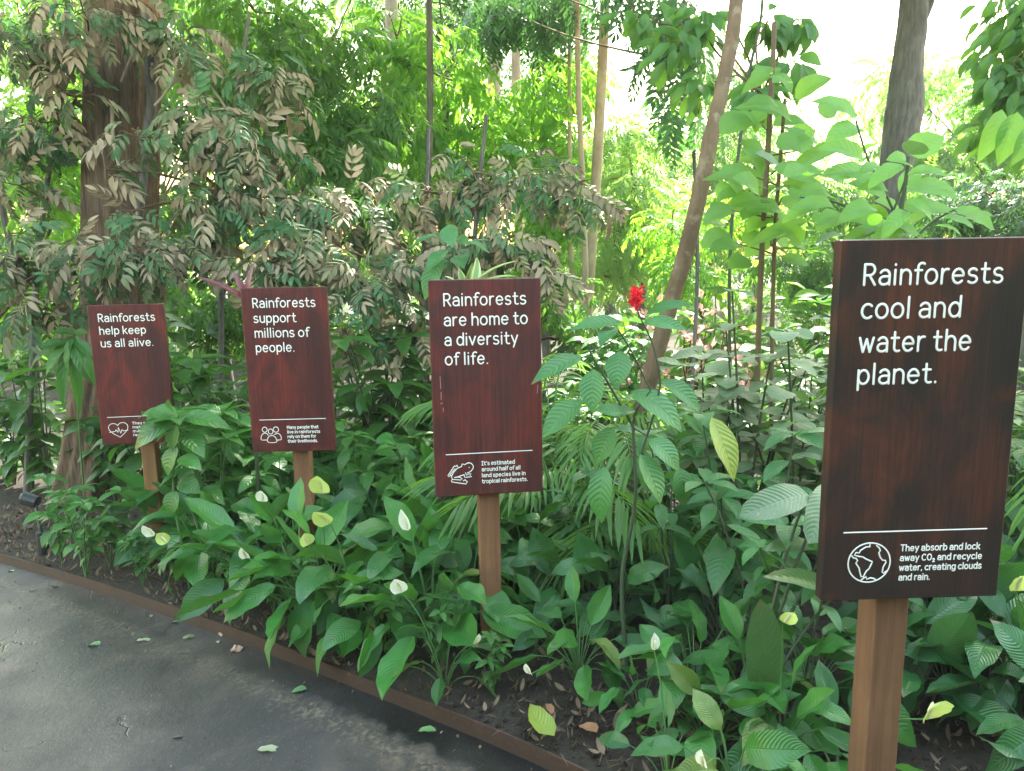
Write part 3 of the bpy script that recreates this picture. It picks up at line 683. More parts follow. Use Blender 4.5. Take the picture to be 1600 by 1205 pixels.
frog_sign = make_sign((-0.102, 3.025, 1.466), R_(7.2), 0, ['Rainforests', 'are home to', 'a diversity', 'of life.'], (.332, .337, .296, .173), ["It's estimated", 'around half of all', 'land species live in', 'tropical rainforests.'], (.138, .162, .183, .192), icon_frog, 'frog_icon', BM2, M['post_red'], 0.0,
          'reddish brown wooden sign with white frog symbol on a bare post', None, float(G(-0.1)))
make_sign((0.999, 1.775, 1.577), R_(1.4), 0, ['Rainforests', 'cool and', 'water the', 'planet.'], (.332, .237, .268, .193), ['They absorb and lock', 'away CO2 and recycle', 'water, creating clouds', 'and rain.'], (.201, .208, .209, .079), icon_globe, 'globe_icon', BM4, M['post'], -0.022,
          'nearest and darkest wooden sign with a globe symbol', None, float(G(1.0)), base=(.106, .185, .265, .343))

g = Geo(); ins = np.array([-BW / 2, 0, 1.466 - float(G(-0.1))])
for q in ([(.036, .39), (.037, .44)], [(.038, .455), (.037, .485)], [(.034, .502), (.041, .5)], [(.044, .52), (.045, .535)], [(.438, .44), (.436, .475)]): stroke(g, q, .0012, .0003, ins)
g.obj('scuff_mark', M['scuff'], [c for c in frog_sign.children if c.name.startswith('board')][0])
# ------------------------------------------------------------------ peace lilies
def rvec(n=None, s=1.0):
    return rng.normal(0, s, 3 if n is None else (n, 3))
def lily_mesh(n, size, spread, seed):
    """leaf blades and petioles of one clump, foot at the origin"""
    global rng
    keep = rng; rng = np.random.default_rng(seed)
    gl, gs = Geo(), Geo(); O, D, N, L, W = [], [], [], [], []
    for i in range(n):
        a = 2.4 * i + rng.uniform(-.4, .4); q = (i + .5) / n
        lean = (0.15 + 0.95 * q) * spread
        out = np.array([math.cos(a), math.sin(a), 0])
        pl = size * rng.uniform(.55, .95) * (1.15 - .35 * q)
        b0 = out * rng.uniform(0, .035) * size * 2
        mid = b0 + np.array([0, 0, pl * .6]) + out * pl * .18 * lean
        end = b0 + np.array([0, 0, pl * (1 - .28 * lean)]) + out * pl * .75 * lean
        tube(gs, bez(b0, mid, end, 5), np.linspace(.0045, .0028, 5) * (size / .4) ** .5, 4)
        d = norm(end - mid) * .8 + out * (.35 + .5 * lean) + np.array([0, 0, .1 - .65 * q]) + rvec(s=.22)
        O.append(end); D.append(d); N.append(np.array([0, 0, 1.0]) + out * .25 + rvec(s=.38))
        l = size * rng.uniform(.42, .68); L.append(l); W.append(l * rng.uniform(.85, 1.12))
    scatter(gl, T_LILY, O, D, N, L, W)
    rng = keep
    return gl, gs
LILY = []
for k, (n, sz, sp) in enumerate(((16, .40, 1.0), (20, .44, .95), (13, .34, 1.1), (18, .48, .85), (11, .30, 1.15), (22, .42, 1.05), (15, .46, .75))):
    gl, gs = lily_mesh(n, sz, sp, 100 + k)
    LILY.append((gl.mesh('leaves', M['lily']), gs.mesh('stalks', M['green_stem'])))
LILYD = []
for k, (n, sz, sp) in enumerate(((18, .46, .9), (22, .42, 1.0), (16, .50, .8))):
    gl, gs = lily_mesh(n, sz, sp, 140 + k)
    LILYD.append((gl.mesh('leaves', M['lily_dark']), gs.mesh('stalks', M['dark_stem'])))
def mobj(name, me, parent):
    o = bpy.data.objects.new(name, me); col.objects.link(o); o.parent = parent; return o
def lily(loc, k, rz, s, label, group, dark=False):
    r = thing('peace_lily', loc, label, 'plant', group, rz, s)
    a, b = (LILYD[k % len(LILYD)] if dark else LILY[k % len(LILY)])
    mobj('leaves', a, r); mobj('stalks', b, r)
    return r
T_SPATHE = [leaf_tpl(0.74, 10, 6, -0.45, 0.6, 0.02, (0.45, 0.75), .35, .35), leaf_tpl(0.46, 10, 6, -0.2, 0.8, 0.01, (0.5, 0.8), .3, .3)]
def flower(plant, head, kind='white', size=.09, face=(0, -1, .1), up=(0, 0, 1)):
    """a spathe with its spadix on a tall stalk; head is a world point, plant its clump"""
    inv = np.array(plant.matrix_basis.inverted())
    tol = lambda p: (inv @ np.append(p, 1))[:3]
    s = plant.scale[0]; h = tol(head); f = inv[:3, :3] @ np.array(face, float); u = inv[:3, :3] @ np.array(up, float)
    g = Geo(); scatter(g, T_SPATHE, [h], [u], [f], [size / s], [size / s * 1.05], which=0 if kind != 'bud' else 1)
    o = g.obj('flower', M['spathe'] if kind != 'green' else M['spathe_green'], plant)
    o['label'] = {'white': 'white hooded flower', 'green': 'greenish hooded flower', 'bud': 'slim half open white flower'}[kind]
    g = Geo(); f1 = norm(f); u1 = norm(u)
    b = h + u1 * size / s * .08 + f1 * .008 / s
    tube(g, [b, b + u1 * size / s * .2, b + u1 * size / s * .42 + f1 * .006, b + u1 * size / s * .5 + f1 * .006], np.array([.004, .0055, .005, .001]) / s, 6)
    g.obj('spadix', M['spadix'], o)
    g = Geo(); tube(g, bez((0, 0, 0), (h[0] * .3, h[1] * .3, h[2] * .7), h, 7), np.linspace(.0035, .002, 7) / s, 4); g.obj('flower_stalk', M['green_stem'], plant)
def bedz(x): return float(G(x)) + .005
def gp(px, py):
    p = on_ground(px, py, .0); return (p[0], p[1], float(G(p[0])) - .005)
KERB_G, MASS_G = 'peace lilies along the steel edging', 'peace lilies filling the middle of the bed'
# hand-set front clumps: foot pixel, mesh, turn, scale, label
LS = 1.0
FR = [
 ((695, 1100), 4, .5, .88, 'small peace lily clump at the edging under the frog sign post'),
 ((600, 1040), 2, 2.1, 1.15, 'peace lily clump with drooping leaves left of the frog sign post'),
 ((515, 1010), 5, 4.0, 1.15, 'peace lily clump hanging over the joint of the edging'),
 ((465, 945), 3, 5.1, 1.1, 'peace lily clump with white flower stalks under the people sign'),
 ((560, 1015), 0, .2, 1.0, 'low peace lily clump in front of the white flower left of the frog post'),
 ((745, 1045), 4, 1.9, .85, 'peace lily clump hiding the foot of the frog sign post'),
 ((640, 1010), 6, 3.9, 1.0, 'upright peace lily clump left of the frog sign post'),
 ((415, 965), 1, 1.0, 1.2, 'large peace lily clump leaning over the edging below the people sign'),
 ((330, 945), 6, 3.3, 1.1, 'peace lily clump whose long leaf tips touch the steel edging'),
 ((860, 1040), 4, 2.6, .85, 'peace lily clump right of the frog sign post'),
 ((800, 1000), 2, 5.2, .8, 'peace lily clump directly behind the frog sign post'),
 ((905, 1085), 5, 1.7, 0.73, 'small peace lily clump behind the bare soil'),
 ((1000, 1140), 4, 3.9, 0.73, 'young peace lily clump beside the bare soil'),
 ((1085, 1130), 3, .9, 0.75, 'upright peace lily clump in front of the broad pale blade leaf'),
 ((1170, 1165), 5, 2.2, 0.77, 'bushy peace lily clump left of the nearest post'),
 ((1110, 1205), 1, 3.1, 0.73, 'bushy peace lily clump nearest the camera'),
 ((1265, 1140), 3, 4.4, 0.77, 'peace lily clump touching the left side of the nearest post'),
 ((1215, 1230), 5, .3, 0.73, 'dense peace lily clump at the bottom edge beside the nearest post'),
 ((1045, 1255), 4, 1.2, 0.73, 'low peace lily clump with a white bud at the bottom edge'),
 ((1310, 1260), 2, 5.6, 0.77, 'peace lily clump at the foot of the nearest post'),
 ((1145, 1290), 0, 2.6, 0.77, 'peace lily clump cut by the bottom edge of the picture'),
]
front = {}
for (px, py), k, rz, s, lab in FR:
    front[lab] = lily(gp(px, py - 25), k, rz, s * LS, lab, KERB_G)
# clumps behind the front row, spread with gaps between them
placed = [np.array(o.location[:2]) for o in front.values()]
r2 = np.random.default_rng(21); n_mass = 0; mass = []
def try_fill(count, xr, tr, mind, dark, lab, group, smin=.9, smax=1.25, avoid=()):
    made = []
    for _ in range(count * 60):
        if len(made) >= count: break
        i = r2.integers(5, len(line) - 5); f = r2.random(); b = line[i] * (1 - f) + line[i + 1] * f
        t = r2.uniform(*tr); p = b + nl_[i] * t
        if not (xr[0] < p[0] < xr[1]): continue
        if any(np.linalg.norm(p - q) < mind for q in placed): continue
        if any(np.linalg.norm(p - np.array(a[:2])) < a[2] for a in avoid): continue
        placed.append(p)
        made.append(lily((p[0], p[1], bedz(p[0]) - .01), int(r2.integers(0, 7)), r2.uniform(0, 6.28), r2.uniform(smin, smax), lab, group, dark))
    return made
soilspot = on_ground(900, 1130); soil_right = on_ground(1520, 1110)
AV = [(soilspot[0], soilspot[1], .25), (soil_right[0], soil_right[1], .55), (1.0, 1.85, .18), (-.1, 3.07, .12), (-2.33, 4.45, .34), (-1.17, 3.75, .16)]
mass += try_fill(38, (-2.3, .1), (.22, 1.5), .19, False, 'peace lily clump in the thick bank between the edging and the people and frog signs', MASS_G, avoid=AV)
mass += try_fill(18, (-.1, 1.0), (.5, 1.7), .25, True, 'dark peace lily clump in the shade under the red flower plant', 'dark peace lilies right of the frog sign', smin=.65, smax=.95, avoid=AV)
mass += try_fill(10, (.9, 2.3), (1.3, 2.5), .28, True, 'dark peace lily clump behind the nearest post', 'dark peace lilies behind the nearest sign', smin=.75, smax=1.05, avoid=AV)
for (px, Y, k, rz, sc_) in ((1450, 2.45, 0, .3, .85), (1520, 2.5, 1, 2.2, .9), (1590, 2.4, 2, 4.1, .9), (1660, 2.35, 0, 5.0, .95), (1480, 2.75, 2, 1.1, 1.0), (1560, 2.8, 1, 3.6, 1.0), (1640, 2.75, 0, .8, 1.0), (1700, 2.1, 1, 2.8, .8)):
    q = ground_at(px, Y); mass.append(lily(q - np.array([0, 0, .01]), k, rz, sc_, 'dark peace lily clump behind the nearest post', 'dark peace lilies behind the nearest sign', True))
def nearest_clump(p, pool):
    return min(pool, key=lambda o: (o.location[0] - p[0]) ** 2 + (o.location[1] - p[1] - .08) ** 2)
allc = list(front.values()) + mass
for px, py, Y, kind, size in ((411, 778, 3.55, 'white', .075), (240, 832, 3.75, 'white', .085), (638, 823, 3.2, 'bud', .10), (628, 920, 2.95, 'white', .085), (830, 1047, 2.55, 'bud', .07), (1100, 1190, 1.75, 'bud', .065), (386, 866, 3.4, 'bud', .09),
                              (503, 765, 3.45, 'green', .12), (516, 812, 3.4, 'green', .11), (482, 846, 3.3, 'green', .08), (262, 842, 3.75, 'green', .08), (1585, 917, 2.2, 'green', .085), (1223, 966, 2.3, 'green', .06), (1445, 1118, 1.85, 'green', .095), (740, 1000, 2.8, 'bud', .06), (1022, 1010, 2.35, 'bud', .06)):
    h = at(px, py + 6, Y - .15); c = nearest_clump(h, allc)
    fx = rng.normal(0, .5)
    flower(c, h, kind, size * 1.05, (fx, -1, .2), (rng.normal(0, .35), rng.normal(0, .2), 1) if kind != 'green' else (rng.uniform(-.9, .9), -.1, .8))

# ------------------------------------------------------------------ upright leafy herbs
def herb_mesh(n_st, h, leaf, seed, spread=.5, whorl=3, top_only=.35, tpl=None):
    """stems with leaf pairs and a rosette at the tip"""
    global rng
    keep = rng; rng = np.random.default_rng(seed); gl, gs = Geo(), Geo(); O, D, N, L = [], [], [], []
    for i in range(n_st):
        a = 2.4 * i + rng.uniform(-.5, .5); out = np.array([math.cos(a), math.sin(a), 0]); hh = h * rng.uniform(.6, 1.05); q = spread * rng.uniform(.2, 1)
        p = bez((0, 0, 0), np.array([0, 0, hh * .6]) + out * q * hh * .25, np.array([0, 0, hh]) + out * q * hh * .7, 9)
        tube(gs, p, np.linspace(.007, .003, 9) * (h / .8) ** .5, 5)
        b = 0.0
        for t in np.linspace(top_only, 1, whorl + 2):
            c = p[int(round(t * 8))]; tip = t > .97; m = 5 if tip else 2
            b += math.pi / 2 + rng.uniform(-.3, .3)
            for j in range(m):
                e = b + j * 2 * math.pi / m + rng.uniform(-.2, .2); o2 = np.array([math.cos(e), math.sin(e), 0])
                O.append(c + o2 * .01); D.append(o2 + np.array([0, 0, rng.uniform(.0, .45) if tip else rng.uniform(-.35, .25)])); N.append(np.array([0, 0, 1.0]) - o2 * .1 + rvec(s=.18))
                L.append(leaf * rng.uniform(.7, 1.1) * (1 if tip else rng.uniform(.8, 1.1)))
    scatter(gl, tpl or T_HERB, O, D, N, L, np.array(L) * rng.uniform(.85, 1.15, len(L)))
    rng = keep
    return gl, gs
HERB, HERBD, ROUND = [], [], []
for k, (ns, h, lf) in enumerate(((5, .95, .23), (4, .75, .20), (6, 1.1, .24), (3, .6, .22), (5, .85, .17))):
    gl, gs = herb_mesh(ns, h, lf, 200 + k); HERB.append((gl.mesh('leaves', M['herb']), gs.mesh('stems', M['green_stem'])))
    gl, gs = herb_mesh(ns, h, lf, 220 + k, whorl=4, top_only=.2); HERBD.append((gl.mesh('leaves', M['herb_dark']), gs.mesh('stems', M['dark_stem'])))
for k, (ns, h, lf) in enumerate(((6, 1.0, .12), (7, 1.25, .11), (5, .8, .13))):
    gl, gs = herb_mesh(ns, h, lf, 240 + k, whorl=5, top_only=.35, tpl=T_ROUND); ROUND.append((gl.mesh('leaves', M['grey']), gs.mesh('stems', M['dark_stem'])))
def herb(kit, loc, k, rz, s, name, label, group, cat='plant'):
    r = thing(name, loc, label, cat, group, rz, s); a, b = kit[k % len(kit)]
    mobj('leaves', a, r); mobj('stems', b, r); return r
LH = 'leafy plants around the red signs'
for (px, Y, k, rz, s, lab) in (
    (150, 4.75, 3, 1.4, .85, 'low leafy plant left of the heart sign post'),
    (110, 4.55, 4, 2.9, .7, 'pale small leaved plant at the far left end of the edging'),
    (200, 4.3, 4, 4.0, .38, 'small leafy plant at the foot of the heart sign post'),
    (75, 4.9, 1, .3, .8, 'leafy plant nearest to the left frame edge beside bare soil'),
    (330, 4.5, 2, 2.5, .95, 'bushy leafy plant between the heart sign and the people sign'),
    (360, 4.7, 0, 5.0, 1.1, 'tall leafy plant behind the left edge of the people sign'),
    (430, 4.45, 1, 3.1, .9, 'leafy plant behind the post of the people sign'),
    (300, 5.1, 2, 1.2, 1.15, 'dark leafy plant rising behind the heart sign'),
    (560, 4.6, 0, 4.1, .85, 'leafy plant right of the people sign under brown leaves'),
    (630, 4.4, 1, .2, .85, 'leafy plant close behind the left edge of the frog sign')):
    p = ground_at(px, Y); herb(HERB, p, k, rz, s, 'leafy_plant', lab, LH)
r6 = np.random.default_rng(91)
for k, px in enumerate((118, 150, 186, 215, 250, 285, 318, 352, 392, 440, 548, 600, 655, 735)):
    q0 = on_ground(px, float(np.interp(px, [t[0] for t in kp], [t[1] for t in kp])) - 10, .0); i = int(np.argmin(((line - q0[:2]) ** 2).sum(1))); t = r6.uniform(.06, .20); q = q0[:2] + nl_[i] * t
    herb(HERB, (q[0], q[1], float(G(q[0]))), int(r6.integers(0, 5)), r6.uniform(0, 6.28), r6.uniform(.22, .40), 'seedling', 'low leafy seedling growing close behind the steel edging', 'leafy seedlings along the steel edging')
UG = 'dark undergrowth plants under the trees'
r3 = np.random.default_rng(33)
def undergrowth(n, pxr, Yr, kit, s, lab, name='undergrowth_plant', mind=.32):
    pts = []
    for _ in range(n * 40):
        if len(pts) >= n: break
        p = ground_at(r3.uniform(*pxr), r3.uniform(*Yr))
        if any(np.linalg.norm(p[:2] - q[:2]) < mind for q in pts) or kdist(p[0], p[1]) < .9: continue
        pts.append(p); herb(kit, p, int(r3.integers(0, 9)), r3.uniform(0, 6.28), r3.uniform(*s), name, lab, UG)
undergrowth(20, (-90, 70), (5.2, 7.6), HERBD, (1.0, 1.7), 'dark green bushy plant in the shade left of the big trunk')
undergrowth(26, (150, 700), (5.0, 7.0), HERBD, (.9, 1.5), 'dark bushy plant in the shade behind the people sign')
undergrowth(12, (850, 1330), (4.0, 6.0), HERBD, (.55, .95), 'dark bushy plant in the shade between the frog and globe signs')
undergrowth(14, (880, 1330), (5.5, 8.0), HERB, (.6, 1.1), 'light green bushy plant in the sunlit gap behind the red flower shrub')
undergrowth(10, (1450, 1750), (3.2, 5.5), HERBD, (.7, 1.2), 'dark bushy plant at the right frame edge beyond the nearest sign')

z4 = lambda x, y: (x * .35, 400 + y * .35)
HAND_HERB = True
# grey green round-leaved shrubs and upright shoots, right of the red flower
for (px, Y, k, rz, s, lab) in ((1165, 3.6, 1, .4, 1.15, 'grey green round leaved shrub left of the globe sign'), (1250, 3.5, 0, 2.0, 1.25, 'grey green round leaved shrub touching the left edge of the globe sign'), (1110, 4.0, 2, 4.0, 1.35, 'grey green round leaved shrub beside the curved brown trunk'), (1290, 4.2, 1, 3.0, 1.2, 'pale round leaved shrub behind the globe sign')):
    herb(ROUND, ground_at(px, Y), k, rz, s, 'round_leaved_shrub', lab, 'grey green round leaved shrubs', 'shrub')

# ------------------------------------------------------------------ hand-set leaves: from a foot point to a tip
def leaves_from(lst, tpl, g=None):
    """lst of (foot, tip, width, facing)"""
    g = g or Geo()
    for b, t, w, n in lst:
        b = np.asarray(b); t = np.asarray(t); L = np.linalg.norm(t - b)
        k = int(rng.integers(0, len(tpl))); rat = np.ptp(tpl[k][0][:, 0]); ly = tpl[k][0][:, 1].max(); lz = -tpl[k][0][:, 2][np.argmax(tpl[k][0][:, 1])]
        d = norm(t - b); n = norm(np.asarray(n, float) + rvec(s=.12)); tilt = math.atan2(lz, ly)
        z = norm(n - d * np.dot(n, d)); d2 = d * math.cos(tilt) + z * math.sin(tilt)
        scatter(g, tpl, [b], [d2], [z], [L / math.hypot(ly, lz)], [w / rat], which=k)
    return g
z5 = lambda x, y: (520 + x * .35, 400 + y * .35)
z6 = lambda x, y: (1040 + x * .35, 400 + y * .35)
z3 = lambda x, y: (1040 + x * .35, y * .35)
def hand(spec, Y, zf, s=.35, dy=.12, face=(0, -.75, .65)):
    out = []
    for x0, y0, x1, y1, w in spec:
        yb = Y + rng.uniform(-dy, dy); b = at(*zf(x0, y0), yb); t = at(*zf(x1, y1), yb - rng.uniform(.0, .10))
        out.append((b, t, w * s * yb / F_PX, np.array(face) + np.array([np.sign(x1 - x0) * .25, 0, 0])))
    return out
def local(lst, o): return [(np.asarray(b) - o, np.asarray(t) - o, w, n) for b, t, w, n in lst]
# leafy plant in front of the heart sign
b = ground_at(276, 4.2); r = thing('leafy_plant', b, 'leafy green plant reaching up in front of the heart sign', 'plant', LH)
spec = [(795, 715, 663, 698, 95), (790, 705, 752, 638, 75), (805, 722, 1038, 778, 90), (785, 740, 600, 865, 105), (790, 750, 772, 872, 95), (830, 785, 922, 918, 105), (795, 850, 750, 985, 100), (800, 718, 872, 735, 35), (800, 900, 900, 960, 80), (800, 1000, 900, 1060, 90), (790, 1050, 760, 1160, 90), (800, 610, 780, 560, 20)]
g = leaves_from(local(hand(spec, 4.2, z4, dy=.05, face=(0, -.7, .75)), b), T_HERB); g.obj('leaves', M['herb'], r)
g = Geo(); tube(g, smooth_line([np.zeros(3), at(*z4(775, 1050), 4.22) - b, at(*z4(795, 715), 4.22) - b], 12), np.linspace(.010, .005, 12), 6); g.obj('stem', M['green_stem'], r)
b = ground_at(120, 5.5); r = thing('leafy_plant', b, 'slender plant with a fan of bright green leaves before the foot of the big trunk', 'plant', LH)
zz = lambda x, y: (x, y)
c0 = [(112, 528), (116, 530), (110, 535), (118, 522)]
spec = [(*c0[i % 4], x, y, w) for i, (x, y, w) in enumerate(((45, 582, 17), (72, 588, 20), (92, 596, 22), (108, 586, 18), (140, 600, 18), (150, 560, 16), (58, 545, 16), (80, 520, 16), (140, 520, 16), (100, 640, 18), (125, 650, 18), (160, 620, 15)))]
g = leaves_from(local(hand(spec, 5.5, zz, s=1.0, dy=.08, face=(0, -.8, .6)), b), T_HERB); g.obj('leaves', M['herb'], r)
g = Geo(); tube(g, smooth_line([np.zeros(3), at(124, 680, 5.5) - b, at(114, 528, 5.5) - b], 10), np.linspace(.009, .004, 10), 5); g.obj('stem', M['green_stem'], r)
# scarlet-flowered shrub
YC = 2.78
base = ground_at(985, YC); base[2] -= .02
cs = thing('red_flower_shrub', base, 'tall shrub with drooping wavy leaves and one scarlet flower head right of the frog sign', 'shrub')
spec = [(1110, 450, 885, 575, 95), (1290, 300, 1055, 335, 80), (1270, 320, 1190, 410, 80), (1385, 300, 1585, 335, 75), (1400, 262, 1610, 218, 60), (1165, 505, 1160, 705, 115), (1285, 425, 1262, 602, 115), (1115, 645, 935, 815, 125),
        (1330, 605, 1560, 790, 135), (1252, 765, 1178, 935, 110), (1370, 885, 1462, 1115, 140), (1412, 815, 1545, 965, 115), (1465, 555, 1640, 700, 100), (1215, 940, 1200, 1195, 120), (1545, 945, 1560, 1110, 110), (1300, 700, 1160, 690, 70), (1350, 690, 1240, 720, 60)]
gl = leaves_from(local(hand(spec, YC, z5), base), T_HERB)
gl.obj('leaves', M['coral'], cs)
gy = leaves_from(local(hand([(1690, 720, 1790, 1010, 125)], YC, z5), base), T_HERB)
o = gy.obj('yellowing_leaf', M['lily_yellow'], cs); o['label'] = 'drooping yellow green leaf'
gs = Geo(); W = lambda *p: np.array([at(*z5(x, y), YC + .02) - base for x, y in p])
for pts, r0, r1 in (([(1340, 760), (1240, 585), (1150, 430), (1140, 390)], .006, .003), ([(1340, 760), (1355, 690), (1420, 600)], .005, .003), ([(1420, 600), (1330, 420), (1275, 330)], .004, .003), ([(1375, 890), (1460, 600), (1430, 400), (1375, 280), (1358, 235)], .005, .003),
                    ([(1150, 430), (1230, 385), (1380, 300)], .003, .002), ([(1330, 760), (1440, 830), (1500, 900)], .003, .002), ([(1110, 455), (1150, 440)], .003, .003)):
    tube(gs, smooth_line(W(*pts), 12), np.linspace(r0, r1, 12), 5)
st = np.vstack([np.zeros(3), W((1290, 1450), (1350, 1100), (1340, 760))])
tube(gs, smooth_line(st, 14), np.linspace(.010, .006, 14), 6)
gs.obj('stems', M['dark_stem'], cs)
gf = Geo(); hc = at(*z5(1357, 190), YC) - base
O, D, L = [], [], []
for i in range(70):
    u = rng.uniform(-1, 1); a = rng.uniform(0, 6.28); out = np.array([math.cos(a), math.sin(a), 0])
    O.append(hc + np.array([0, 0, u * .028]) + out * .006); D.append(out + np.array([0, 0, .5 + u * .5])); L.append(rng.uniform(.024, .038))
scatter(gf, [leaf_tpl(.24, 4, 2, .5, .5)], O, D, rvec(len(O)), L)
tube(gf, [hc - np.array([0, 0, .045]), hc, hc + np.array([0, 0, .03])], [.006, .012, .004], 6)
gf.obj('flower_head', M['red'], cs)
# smaller shoots of the same kind
CORAL = []
for k, (ns, h, lf) in enumerate(((3, 1.05, .21), (4, .9, .18), (2, 1.2, .2))):
    gl, gs = herb_mesh(ns, h, lf, 260 + k, spread=.45, whorl=3, top_only=.45); CORAL.append((gl.mesh('leaves', M['coral']), gs.mesh('stems', M['dark_stem'])))
for (px, Y, k, rz, s, lab) in ((1205, 2.75, 0, .4, .98, 'wavy leaved shoot midway between the red flower and the globe sign'), (1140, 3.2, 1, 2, 1.05, 'wavy leaved shoot behind the red flower shrub'), (1050, 3.1, 2, 1, .75, 'short wavy leaved shoot below the curved trunk'), (1270, 2.5, 2, 3.0, .62, 'wavy leaved shoot low beside the globe sign'), (920, 3.6, 1, 4, .7, 'wavy leaved shoot among the palm fronds')):
    herb(CORAL, ground_at(px, Y), k, rz, s, 'wavy_leaved_shoot', lab, 'wavy leaved shoots right of the frog sign')
# big lower leaves near the globe sign
bl = thing('broad_blade_plant', ground_at(1185, 2.35), 'plant with one broad upright pale blade leaf left of the nearest post', 'plant')
bo = np.array(bl.location)
g = leaves_from([(at(1192, 1085, 2.3) - bo, at(1188, 936, 2.25) - bo, .125, (0, -1, .2)), (at(1300, 935, 2.5) - bo, at(1190, 902, 2.2) - bo, .07, (.1, -.6, .8)), (at(1262, 770, 2.45) - bo, at(1155, 808, 2.3) - bo, .11, (0, -.7, .7)), (at(1300, 760, 2.5) - bo, at(1262, 850, 2.3) - bo, .12, (-.2, -.9, .3)), (at(1290, 860, 2.6) - bo, at(1195, 862, 2.4) - bo, .085, (0, -.3, 1))], [leaf_tpl(.5, 10, 6, .3, .2, .01, (.5, .5), .1), leaf_tpl(.45, 10, 6, .2, .12, .008, (.5, .55))])
g.obj('leaves', M['blade'], bl)
g = Geo()
for p in ((1192, 1085, 2.3), (1300, 935, 2.5), (1262, 770, 2.45), (1300, 760, 2.5), (1290, 860, 2.6)):
    e = at(*p) - bo; tube(g, bez((0, 0, 0), (e[0] * .4, e[1] * .4, e[2] * .7), e, 6), np.linspace(.008, .005, 6), 5)
g.obj('stems', M['dark_stem'], bl)

# ------------------------------------------------------------------ palms
for (px, Y, n, L, lab) in ((880, 3.9, 13, .75, 'small bright palm tuft right of the frog sign'), (945, 4.3, 14, .8, 'small palm behind the red flower shrub'), (860, 4.9, 12, .8, 'small palm half hidden behind the frog sign'), (1000, 3.7, 9, .6, 'low palm tuft at the foot of the curved trunk'), (1640, 3.4, 12, .75, 'yellow green palm at the right frame edge')):
    b = ground_at(px, Y); r = thing('small_palm', b, lab, 'palm', 'small palms in the bed'); gs, gl = Geo(), Geo(); O, D, N, LL = [], [], [], []
    for i in range(n):
        a = 2.4 * i + rng.uniform(-.3, .3); out = np.array([math.cos(a), math.sin(a), 0]); h = rng.uniform(.35, .8) * (1.0 if px != 1000 else .5); e = out * h * .28 + np.array([0, 0, h])
        tube(gs, bez((out * .02), (0, 0, h * .6), e, 6), np.linspace(.006, .004, 6), 4)
        O.append(e); D.append(out * .8 + np.array([0, 0, rng.uniform(.1, .9)])); N.append(np.array([0, 0, 1.]) - out * .2 + rvec(s=.15)); LL.append(L * rng.uniform(.7, 1.05))
    scatter(gl, T_PALM, O, D, N, LL); gl.obj('fronds', M['palm'], r); gs.obj('stems', M['green_stem'], r)

# plants whose tops show above the sign boards
b = ground_at(395, 4.35); r = thing('red_leaf_plant', b, 'plant with narrow wine red leaves sticking out above the people sign', 'plant')
O_ = lambda px, py, Y: at(px, py, Y) - b
g = leaves_from([(O_(385, 470, 4.3), O_(298, 432, 4.25), .035, (0, -.5, .8)), (O_(383, 465, 4.3), O_(364, 424, 4.3), .04, (.3, -.8, .3)), (O_(388, 462, 4.3), O_(398, 410, 4.35), .04, (-.2, -.8, .3)), (O_(384, 470, 4.3), O_(420, 460, 4.4), .035, (0, -.5, .8))], [leaf_tpl(.13, 9, 4, .35, .5, 0, (.25, .7))])
g.obj('leaves', M['redleaf'], r); g = Geo(); tube(g, bez((0, 0, 0), (.02, 0, .7), O_(385, 475, 4.3), 6), .012, 5); g.obj('stem', M['dark_stem'], r)
b = ground_at(740, 3.5); r = thing('striped_leaf_plant', b, 'plant with yellow edged striped leaves peeking over the frog sign', 'plant')
O_ = lambda px, py, Y: at(px, py, Y) - b
g = leaves_from([(O_(735, 450, 3.5), O_(810, 408, 3.4), .05, (0, -.3, 1)), (O_(735, 455, 3.5), O_(805, 432, 3.35), .05, (0, -.4, 1)), (O_(738, 450, 3.5), O_(745, 402, 3.6), .055, (.4, -.8, .2)), (O_(728, 455, 3.5), O_(738, 410, 3.4), .03, (0, -1, .2)), (O_(725, 455, 3.5), O_(695, 432, 3.4), .05, (0, -.5, 1)), (O_(730, 455, 3.5), O_(716, 418, 3.5), .04, (0, -1, .3))], [leaf_tpl(.2, 9, 6, .5, .4, 0, (.3, .7)), leaf_tpl(.2, 9, 6, .3, .3, 0, (.3, .7))])
g.obj('leaves', M['stripe'], r); g = Geo(); tube(g, bez((0, 0, 0), (.02, 0, .8), O_(731, 458, 3.5), 6), .014, 5); g.obj('stem', M['green_stem'], r)
b = ground_at(705, 3.75); r = thing('glossy_leaf_plant', b, 'slender plant with large blue green leaves behind the left corner of the frog sign', 'plant')
O_ = lambda px, py, Y: at(px, py, Y) - b
g = leaves_from([(O_(700, 352, 3.6), O_(708, 388, 3.5), .09, (-.2, -.9, .3)), (O_(700, 390, 3.6), O_(668, 425, 3.5), .085, (-.3, -.8, .4)), (O_(690, 372, 3.65), O_(640, 392, 3.5), .03, (0, -.3, .9)), (O_(718, 380, 3.6), O_(765, 397, 3.5), .05, (0, -.3, .9)), (O_(690, 402, 3.6), O_(664, 470, 3.55), .10, (-.3, -.9, .3)), (O_(715, 372, 3.6), O_(735, 384, 3.5), .05, (.2, -.8, .4)), (O_(712, 400, 3.6), O_(725, 420, 3.5), .08, (.2, -.8, .4))], T_HERB)
g.obj('leaves', M['coral'], r); g = Geo(); tube(g, bez((0, 0, 0), (-.02, 0, .9), O_(708, 360, 3.6), 8), np.linspace(.009, .004, 8), 5); g.obj('stem', M['dark_stem'], r)

